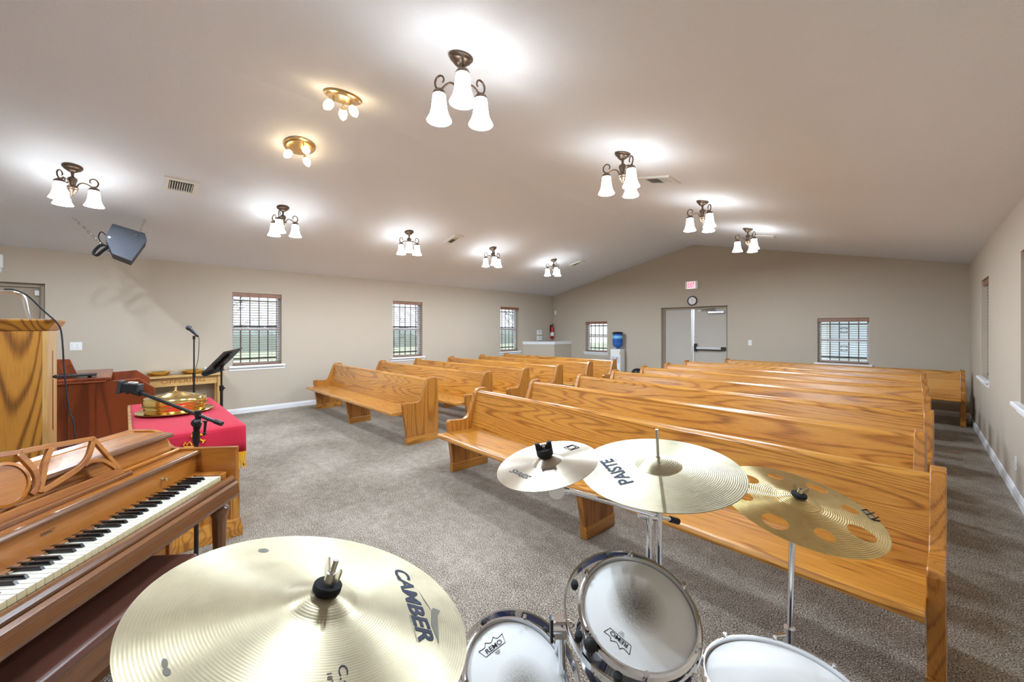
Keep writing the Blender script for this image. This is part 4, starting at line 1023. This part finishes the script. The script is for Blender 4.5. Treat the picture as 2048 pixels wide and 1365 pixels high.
rr = .067; cyy = dk(300, 745).y
MB().lathe([(rr - .006, -.006), (rr + .004, -.006), (rr + .004, .006), (rr - .006, .008)], 40, Matrix.Translation((XC, cyy, 0)), close=True).build('medallion_ring', 'piano_X', md_, smooth=30)
MB().lathe([(.0001, -.004), (rr - .004, -.004), (rr - .004, .004), (.0001, .004)], 40, Matrix.Translation((XC, cyy, 0))).build('medallion', 'piano_X', md_, smooth=30)
MB().prism([(.180, .856), (.180, .868), (.186, .872), (.212, .872), (.212, .856)], 2 * XC - rb.x - .03, rb.x + .03, 'YZ').build('desk_ledge', 'piano_dark_X', pn, bevel=.002)

bn = thing('piano_bench', 'dark brown piano bench tucked under the keyboard', 'bench', matrix=PM)
MB().box(-.985, -.235, -.055, .255, .455, .50).build('bench_seat', 'seat_vinyl', bn, bevel=.018, seg=4)
MB().box(-.965, -.255, -.035, .235, .35, .455).build('bench_box', 'piano_dark_X', bn, bevel=.003)
for x in (-.955, -.305):
    for y in (-.028, .185): MB().hexa([(x + .008, y + .006, 0), (x + .036, y + .006, 0), (x + .036, y + .034, 0), (x + .008, y + .034, 0)], [(x, y, .36), (x + .043, y, .36), (x + .043, y + .042, .36), (x, y + .042, .36)]).build('leg', 'piano_dark_Z', bn, bevel=.003)

# ---------------------------------------------------------------- drum kit
def tripod(parent, top, base_xy, z0=.34, reach=.34, turn=0.0):
    """three folding legs round a tube, local coordinates"""
    bx_, by_ = base_xy
    for k in range(3):
        an = turn + k * 2 * math.pi / 3; dx, dy = math.cos(an), math.sin(an)
        l = MB().tube([(bx_ + dx * .014, by_ + dy * .014, z0), (bx_ + dx * reach, by_ + dy * reach, .018)], .008, 8).build('leg', 'chrome', parent, smooth=60)
        MB().tube([(bx_ + dx * (reach - .02), by_ + dy * (reach - .02), .028), (bx_ + dx * (reach + .03), by_ + dy * (reach + .03), .013)], .012, 8).build('rubber_foot', 'rubber', l, smooth=60)
        MB().tube([(bx_, by_, .12), (bx_ + dx * reach * .5, by_ + dy * reach * .5, .19)], .006, 6).build('brace', 'chrome', l, smooth=60)
def cym_profile(R, rise, rb, hb):
    """(r, z): edge at z = 0, top of the bell at z = rise"""
    zb = rise - hb; pts = [(R, 0.0), (R * .97, zb * .05)]
    for i in range(1, 12):
        s = i / 12; r = R * .97 + (rb - R * .97) * s
        pts.append((r, zb * (.05 + .95 * (1 - (1 - s) ** 1.35))))
    pts.append((rb, zb))
    for i in range(1, 11):
        s = 1 - i / 10; pts.append((max(rb * s, .0062), zb + hb * (1 - s ** 2.2)))
    pts[-1] = (.0062, rise)
    return pts
def prof_z(prof):
    def f(r):
        for (r0, z0), (r1, z1) in zip(prof, prof[1:]):
            if r1 <= r <= r0: return z0 + (z1 - z0) * (r0 - r) / max(1e-9, r0 - r1)
        return prof[-1][1] if r < .01 else 0
    return f
def cymbal(name, label, W, n, R, rise, rb, hb, mat, holes=()):
    A = Matrix.Translation(W) @ zto(n, RGT); t = thing(name, label, 'cymbal', matrix=A, group=None)
    pf = cym_profile(R, rise, rb, hb); th = .0012
    full = [p for p in pf] + [(r, z - th) for r, z in reversed(pf)]
    o = MB().lathe(full, 128, close=True).build('disc', mat, t, smooth=30)
    if holes:
        cut = MB()
        for x, y, r in holes: cut.lathe([(.00001, -.1), (r, -.1), (r, .1), (.00001, .1)], 28, Matrix.Translation((x, y, 0)))
        c = cut.build('cutter', mat); c.matrix_world = A
        bo = o.modifiers.new('holes', 'BOOLEAN'); bo.operation = 'DIFFERENCE'; bo.object = c; bo.solver = 'EXACT'
        bpy.context.view_layer.update(); dg = bpy.context.evaluated_depsgraph_get()
        me = bpy.data.meshes.new_from_object(o.evaluated_get(dg)); o.modifiers.clear(); o.data = me
        me.polygons.foreach_set('use_smooth', [True] * len(me.polygons)); me.set_sharp_from_angle(angle=.5)
        bpy.data.objects.remove(c)
    Ai = A.inverted(); nv = Vector(n).normalized(); zf = prof_z(pf)
    def loc(u, v):
        """pixel on the cymbal surface, in the cymbal's own frame"""
        q = Ai @ on_plane(u, v, Vector(W), nv)
        for _ in range(6):
            z = zf(math.hypot(q.x, q.y)); q = Ai @ on_plane(u, v, Vector(W) + nv * z, nv)
        return Vector((q.x, q.y, 0))
    return t, loc, zf, A
def lay(name, txt, loc, zf, t, p0, p1, ptop, mat, **kw):
    """lettering whose baseline runs from pixel p0 to p1 and whose height reaches pixel ptop"""
    a, b2, c = loc(*p0), loc(*p1), loc(*ptop); px = b2 - a; up_ = Vector((-px.y, px.x, 0)).normalized()
    h_ = abs((c - a).dot(up_)); return lettering(name, txt, a, px, up_ * h_, mat, t, zf=zf, lift=.0006, **kw)
def stroke(name, loc, zf, t, pix, w, mat):
    mb = MB()
    for line in pix:
        mb.tube([(lambda q: (q.x, q.y, zf(math.hypot(q.x, q.y)) + .0004))(loc(*p)) for p in line], w, 4)
    return mb.build(name, mat, t)

# big crash in front
CW, CN = campt(-.288, .592, EYE - .422), RGT * .281 + FWD * .114 + Vector((0, 0, .953))
t, loc, zf, A1 = cymbal('crash_cymbal', 'large pale bronze cymbal with slanted dark lettering in front of the piano bench', CW, CN, .2286, .031, .052, .013, 'cymbal_pale')
lay('brand_letters', 'CAMBER', loc, zf, t, (786, 1139), (838, 1286), (873, 1291), 'navy_ink', bold=.03, shear=.15)
lay('origin_letters', 'Made in Germany', loc, zf, t, (816, 1231), (833, 1286), (838, 1286), 'faded_ink')
lay('model_letters', 'C.400', loc, zf, t, (675, 1333), (690, 1420), (694, 1333), 'ink')
lay('size_letters', '18" Crash', loc, zf, t, (653, 1349), (664, 1420), (664, 1349), 'ink')
mb = MB()
tri = [loc(*p) for p in ((818, 1146), (846, 1200), (862, 1222), (866, 1217), (880, 1223), (875, 1232), (878, 1291), (862, 1250))]
mb.v = [(q.x, q.y, zf(math.hypot(q.x, q.y)) + .0006) for q in tri]; mb.f = [(0, 1, 2), (2, 3, 4), (2, 4, 5), (2, 5, 7), (5, 6, 7)]
mb.build('logo_mark', 'faded_ink', t)
st = []
for c in (((527, 1102), 11, 4), ((329, 1328), 7, 10), ((333, 1345), 9, 8)):
    (u, v), ru, rv = c; st.append([(u + ru * math.cos(a), v + rv * math.sin(a)) for a in [k * math.pi / 6 for k in range(12)]])
for ring_ in st:
    mb = MB(); mb.v = [(p.x, p.y, zf(math.hypot(p.x, p.y)) + .0004) for p in [loc(*q) for q in ring_]]; mb.f = [tuple(range(12))]
    mb.build('tarnish_spot', 'faded_ink', t)
def stand(name, label, A, rise, rod, foot, tube_r=.0088, turn=0.0, felt='felt', r_felt=.020, wing=True, top_mat='chrome', nut='metal'):
    """straight cymbal stand: tripod, tubes, tilter, rod through the cymbal, felt and wing nut on top"""
    t = thing(name, label, 'cymbal stand', (foot.x, foot.y, 0)); O = Vector((foot.x, foot.y, 0)); n = A.to_3x3().col[2]; c = A.translation
    hub = c + n * rise - O; low = c - n * .055 - O
    tripod(t, None, (0, 0), turn=turn)
    mid = Vector((low.x * .35, low.y * .35, low.z * .55))
    MB().tube([(0, 0, .06), tuple(mid)], tube_r + .003, 12).build('lower_tube', 'chrome', t, smooth=60)
    MB().tube([tuple(mid - Vector((0, 0, .03))), tuple(low)], tube_r, 12).build('upper_tube', 'chrome', t, smooth=60)
    MB().tube([tuple(mid - Vector((0, 0, .022))), tuple(mid + Vector((0, 0, .022)))], tube_r + .008, 12).tube([tuple(mid), tuple(mid - RGT * .045 + Vector((0, 0, -.006)))], [.008, .004], 8).build('height_clamp', 'chrome', t, smooth=40)
    MB().tube([low - n * .012, low + n * .018], .016, 12).build('tilter', 'chrome', t, smooth=40)
    MB().tube([low, hub + n * rod], .0042, 10).build('threaded_rod', 'nickel', t, smooth=60)
    MB().lathe([(.0045, -.022), (.016, -.020), (.016, -.006), (.0045, -.004)], 20, Matrix.Translation(hub) @ zto(n), close=False).build('cup_washer', 'nickel', t, smooth=40)
    if r_felt:
        MB().lathe([(.0045, .0005), (r_felt * .94, .0005), (r_felt, .002), (r_felt, .009), (r_felt * .95, .0105), (.0045, .0105)], 28, Matrix.Translation(hub) @ zto(n)).build('felt_washer', felt, t, smooth=40)
    if wing:
        B = Matrix.Translation(hub + n * .0105) @ zto(n, RGT * .8 - FWD * .6)
        mb = MB().lathe([(.0043, 0), (.009, 0), (.008, .016), (.0043, .017)], 14, B)
        for s in (-1, 1): mb.prism([(s * .006, .002), (s * .010, .001), (s * .020, .013), (s * .021, .027), (s * .018, .030), (s * .007, .015)], -.0016, .0016, 'XZ', B)
        mb.build('wing_nut', 'nickel' if nut == 'metal' else 'rubber', t, smooth=40)
    return t, hub + O, n
stand('crash_stand', 'chrome stand under the large pale cymbal in front of the piano bench', A1, .031, .045, campt(-.27, .60, 0), turn=.3, r_felt=.0205)

# splash on a boom arm
SW, SN = campt(.087, .983, EYE - .332), RGT * -.201 + FWD * -.112 + Vector((0, 0, .973))
t, loc, zf, A2 = cymbal('splash_cymbal', 'small splash cymbal with script lettering on the boom arm', SW, SN, .127, .022, .040, .015, 'cymbal_splash')
lay('brand_letters', 'Stagg', loc, zf, t, (1015, 946), (1057, 961), (1022, 937), 'ink', shear=.35)
stroke('square_logo', loc, zf, t, [((1128, 896), (1142, 901.5), (1158.5, 896), (1146, 890.5), (1128, 896)), ((1134, 895.5), (1143, 899.5), (1152.5, 895.5), (1145, 892), (1134, 895.5))], .0012, 'ink')
foot = campt(.403, 1.165, 0); O = Vector((foot.x, foot.y, 0))
bt = thing('boom_cymbal_stand', 'chrome boom stand holding the small splash cymbal', 'cymbal stand', O)
tripod(bt, None, (0, 0), turn=1.2)
tp = at_depth(1298, 1033, 1.165) - O; rat = at_depth(1112, 979, .99) - O; end = at_depth(1340, 1039, 1.20) - O; cap = at_depth(1356, 1043.5, 1.215) - O
MB().tube([(0, 0, .06), tp], .0090, 12).build('upright_tube', 'chrome', bt, smooth=60)
MB().tube([tp - Vector((0, 0, .02)), tp + Vector((0, 0, .012))], .013, 12).tube([tp - RGT * .03 + Vector((0, 0, .006)), tp + RGT * .02 - Vector((0, 0, .004))], .012, 10).build('boom_clamp', 'chrome', bt, smooth=40)
MB().tube([rat + RGT * .02, end], .0068, 12).build('boom_arm', 'chrome', bt, smooth=60)
MB().tube([end, cap], .0095, 12).build('rubber_cap', 'rubber', bt, smooth=50)
MB().tube([rat - FWD * .014, rat + FWD * .014], .020, 20).tube([rat - FWD * .018, rat - FWD * .013], .013, 16).tube([rat, rat + RGT * .032 - Vector((0, 0, .004))], [.013, .009], 10).build('ratchet', 'chrome', bt, smooth=40)
nn = SN.normalized(); hub = SW + nn * .022 - O
MB().tube([rat - RGT * .01, SW - nn * .02 - O, hub + nn * .03], [.008, .006, .0042], 10).build('threaded_rod', 'nickel', bt, smooth=60)
B = Matrix.Translation(hub) @ zto(nn, RGT)
MB().lathe([(.0045, 0), (.0195, .001), (.0205, .004), (.0205, .016), (.019, .018), (.0045, .018)], 24, B).build('felt_washer', 'rubber', bt, smooth=40)
mb = MB()
for s in (-1, 1): mb.prism([(s * .006, .018), (s * .0205, .018), (s * .0205, .034), (s * .012, .034), (s * .006, .026)], -.006, .006, 'XZ', B)
mb.build('wing_nut', 'rubber', bt, bevel=.002)
MB().lathe([(.0045, .018), (.007, .018), (.007, .026), (.0045, .028)], 6, B).build('rod_nut', 'chrome', bt)

# medium crash
PW, PN = campt(.430, 1.163, EYE - .4095), RGT * -.077 + FWD * -.108 + Vector((0, 0, .991))
t, loc, zf, A3 = cymbal('ride_cymbal', 'pale medium cymbal with a bare rod sticking up through its bell', PW, PN, .2286, .037, .066, .023, 'cymbal_hammered')
lay('brand_letters', 'PAISTE', loc, zf, t, (1269, 965), (1224, 917.5), (1241, 973), 'navy_ink', bold=.035)
stroke('faint_marks', loc, zf, t, [((1216, 916), (1226, 911)), ((1229, 920), (1238, 917)), ((1262, 945), (1271, 955))], .0007, 'faded_ink')
stand('ride_stand', 'chrome stand whose bare rod pokes through the medium cymbal', A3, .037, .084, campt(.436, 1.172, 0), turn=.15, r_felt=0, wing=False)

# holed trash crash
HW_, HN = campt(.927, 1.290, EYE - .570), RGT * .076 + FWD * -.208 + Vector((0, 0, .975))
Ah = (Matrix.Translation(HW_) @ zto(HN, RGT)).inverted(); hn = HN.normalized()
holes = []
for u, v, r in ((1550.4, 1041.3, .031), (1650, 1069.8, .0235), (1723.9, 1065.5, .031), (1700.2, 1017.9, .0215), (1633.4, 975.4, .029), (1550.4, 952.7, .0215), (1497, 957.8, .029), (1490, 992, .0215)):
    q = Ah @ on_plane(u, v, HW_ + hn * .009, hn); k = .152 / math.hypot(q.x, q.y)
    k = 1 if .75 < 1 / k < 1.2 else k
    holes.append((q.x * k, q.y * k, r * 1.125))
t, loc, zf, A4 = cymbal('effects_cymbal', 'brassy effects cymbal pierced with round holes in front of the front pew', HW_, HN, .2286, .030, .060, .016, 'cymbal_yellow', holes)
stroke('square_logo', loc, zf, t, [((1723, 1021), (1733, 1020), (1752, 1038), (1741, 1039), (1723, 1021)), ((1732, 1029.5), (1742, 1028.5)), ((1742, 1028), (1748, 1026)), ((1751, 1037), (1757, 1035)), ((1745, 1041), (1760, 1043))], .0022, 'ink')
stand('effects_stand', 'chrome stand under the pierced effects cymbal', A4, .030, .013, campt(.905, 1.30, 0), turn=.2, r_felt=.022)

# drums
def ring(mb, r, z, w, h_, n=64):
    return mb.lathe([(r - w, z - h_ / 2), (r, z - h_ / 2), (r, z + h_ / 2), (r - w, z + h_ / 2)], n, close=True)
def drum(name, label, W, n, r, depth, head, lugs, xdir, cat='drum'):
    """origin at the centre of the batter hoop; z is the drum's axis"""
    A = Matrix.Translation(W) @ zto(n, xdir); t = thing(name, label, cat, matrix=A)
    MB().lathe([(r - .020, -.012), (r - .014, -.010), (r - .014, -depth), (r - .020, -depth)], 64, close=True).build('shell', 'navy_lacquer', t, smooth=40)
    MB().lathe([(.0001, -.006), (r - .016, -.006), (r - .010, -.010), (r - .010, -.016), (.0001, -.0065)], 64).build('batter_head', head, t, smooth=40)
    for nm, z, s in (('hoop', 0, 1), ('bottom_hoop', -depth - .004, -1)):
        MB().lathe([(r - .004, .004 * s + z), (r - .008, .004 * s + z), (r - .009, -.004 * s + z), (r - .009, -.016 * s + z), (r + .002, -.018 * s + z), (r + .002, -.015 * s + z), (r - .005, -.013 * s + z), (r - .005, 0 + z)], 64, close=True).build(nm, 'chrome', t, smooth=40)
    MB().lathe([(.0001, -depth), (r - .012, -depth), (r - .012, -depth - .002), (.0001, -depth - .002)], 48).build('bottom_head', 'head_clean', t)
    for k in range(lugs):
        R = Matrix.Rotation(2 * math.pi * (k + .35) / lugs, 4, 'Z')
        l = MB().box(r - .014, r + .004, -.007, .007, -depth * .62, -depth * .38, R).build('lug', 'chrome', t, bevel=.003)
        MB().tube([R @ Vector((r - .001, 0, .006)), R @ Vector((r - .001, 0, -depth * .40))], .0032, 8).tube([R @ Vector((r - .001, 0, .004)), R @ Vector((r - .001, 0, .012))], .0055, 6).build('tension_rod', 'chrome', l, smooth=40)
    return t, A
def crown(t, A, W, n, base0, base1, tips, mat='ink'):
    """crown emblem with the maker's name: base edge between two pixels, four tips given in order"""
    Ai = A.inverted(); nv = Vector(n).normalized()
    L = lambda u, v: (lambda q: Vector((q.x, q.y, -.0055)))(Ai @ on_plane(u, v, Vector(W) - nv * .006, nv))
    b0, b1 = L(*base0), L(*base1); T = [L(*p) for p in tips]; mb = MB()
    def arc(p, q):
        m = (p + q) / 2; c = (b0 + b1) / 2; d = (c - m); m2 = m + d.normalized() * (p - q).length * .28
        return smooth_pts([p, m2, q], 6)
    path = [b0] + arc(T[0], T[1]) + arc(T[1], T[2])[1:] + arc(T[2], T[3])[1:] + [b1]
    mb.tube(path, .0008, 4, closed=True).build('crown_emblem', mat, t)
    px = (b1 - b0); upv = Vector((-px.y, px.x, 0)).normalized(); d = (T[1] - b0).dot(upv)
    sg = 1 if d > 0 else -1
    lettering('brand_letters', 'REMO', b0 + px * .10 + upv * sg * abs(d) * .10, px * .80, upv * sg * abs(d) * .42, mat, t, bold=.01)
    mb = MB()
    for k in range(3):
        s = b0 + px * (.38 + .03 * k) - upv * sg * (.005 + .0032 * k); mb.tube([s, s + px * (.26 - .06 * k)], .0006, 4)
    mb.build('small_print', 'faded_ink', t)
def mount_ring(t, r, off, drop, name='suspension_ring'):
    m = MB().lathe([(r - .004, -.014), (r + .001, -.015), (r + .003, 0), (r + .001, .012), (r - .004, .011)], 72, Matrix.Translation((off[0], off[1], -drop)), close=True).build(name, 'chrome', t, smooth=40)
    return m
T1W, T1N = campt(.307, .967, EYE - .680), RGT * -.024 + FWD * -.392 + Vector((0, 0, .92))
t, A = drum('rack_tom', 'navy rack tom with stained head beside the floor tom', T1W, T1N, .142, .16, 'head_worn', 6, RGT)
crown(t, A, T1W, T1N, (1262, 1293), (1220, 1257), ((1258.8, 1310.7), (1239, 1299), (1221, 1282.5), (1207.7, 1264.8)))
mount_ring(t, .163, (-.014, .006), .030)
for an in (100, 152, 200, 242):
    a = math.radians(an); MB().lathe([(.0001, .012), (.008, .010), (.010, 0), (.008, -.012), (.0001, -.014)], 12, Matrix.Translation((.152 * math.cos(a) - .008, .152 * math.sin(a) + .003, -.020))).build('ring_grommet', 'rubber', t, smooth=50)
MB().lathe([(.0001, .016), (.006, .014), (.014, .006), (.015, -.004), (.0001, -.006)], 14, Matrix.Translation((-.128, -.075, -.006))).build('mount_knob', 'rubber', t, smooth=50)
bd = MB().box(-.028, .010, -.1445, -.139, -.115, -.06).build('badge', 'drum_sticker', t)
lettering('badge_letters', 'DRUMS', (-.024, -.1448, -.092), (.030, 0, 0), (0, 0, .010), 'faded_ink', bd)
T2W, T2N = campt(.0135, 1.005, EYE - .865), RGT * .224 + FWD * -.296 + Vector((0, 0, .928))
t, A = drum('rack_tom', 'navy rack tom with speckled head beside the large pale cymbal', T2W, T2N, .138, .14, 'head_marked', 6, RGT)
crown(t, A, T2W, T2N, (972.2, 1315.5), (1010.3, 1285.8), ((957.2, 1304.5), (969.7, 1287.3), (986, 1275), (1004, 1268.2)))
mount_ring(t, .160, (.012, .012), .028)
for an in (55, 95, 130): a = math.radians(an); MB().lathe([(.0001, .010), (.007, .008), (.009, 0), (.0001, -.012)], 12, Matrix.Translation((.146 * math.cos(a) + .004, .146 * math.sin(a) + .006, -.020))).build('ring_grommet', 'rubber', t, smooth=50)
FW_, FN = campt(.702, 1.032, EYE - .926), RGT * -.018 + FWD * .081 + Vector((0, 0, .997))
t, A = drum('floor_tom', 'navy floor tom with clean white head in front of the front pew', FW_, FN, .188, .34, 'head_clean', 8, RGT)
for k in range(3):
    an = .5 + k * 2 * math.pi / 3; x, y = .200 * math.cos(an), .200 * math.sin(an)
    zl = -(FW_.z - .012) / FN.normalized().z
    MB().tube([(x, y, -.10), (x, y, zl + .09), (x * 1.06, y * 1.06, zl + .015)], .0055, 8).build('leg', 'chrome', t, smooth=60)
    MB().box(-.012, .012, -.016, .016, -.24, -.16, Matrix.Translation((x * .98, y * .98, 0))).build('leg_bracket', 'chrome', t, bevel=.003)
# stand carrying the rack toms
TO = campt(.13, 1.03, 0)
t = thing('tom_stand', 'chrome double stand between the two rack toms', 'drum stand', TO)
P = lambda x, d, z: campt(x, d, z) - TO
tripod(t, None, (0, 0), turn=2.4, reach=.28)
MB().tube([P(.13, 1.03, .06), P(.13, 1.03, .675)], .0095, 12).build('tom_post', 'chrome', t, smooth=60)
cl_ = MB().box(-.019, .012, -.014, .014, -.026, .020, Matrix.Translation(P(.13, 1.03, .69)) @ Matrix.Rotation(YAW, 4, 'Z')).tube([P(.10, 1.025, .69), P(.155, 1.025, .69)], .015, 12).build('tom_clamp', 'chrome', t, smooth=40)
MB().box(-.004, .004, -.012, .012, -.03, .03, Matrix.Translation(P(.100, 1.005, .70)) @ Matrix.Rotation(YAW, 4, 'Z')).build('wing_bolt', 'black_metal', cl_, bevel=.003)
MB().tube([P(.13, 1.03, .70), P(.145, 1.03, .70), P(.158, 1.02, .695)], .007, 10).build('tom_arm', 'chrome', t, smooth=60)
MB().tube([P(.13, 1.03, .69), P(.125, 1.07, .62), P(.12, 1.08, .57)], .007, 10).build('tom_arm', 'chrome', t, smooth=60)
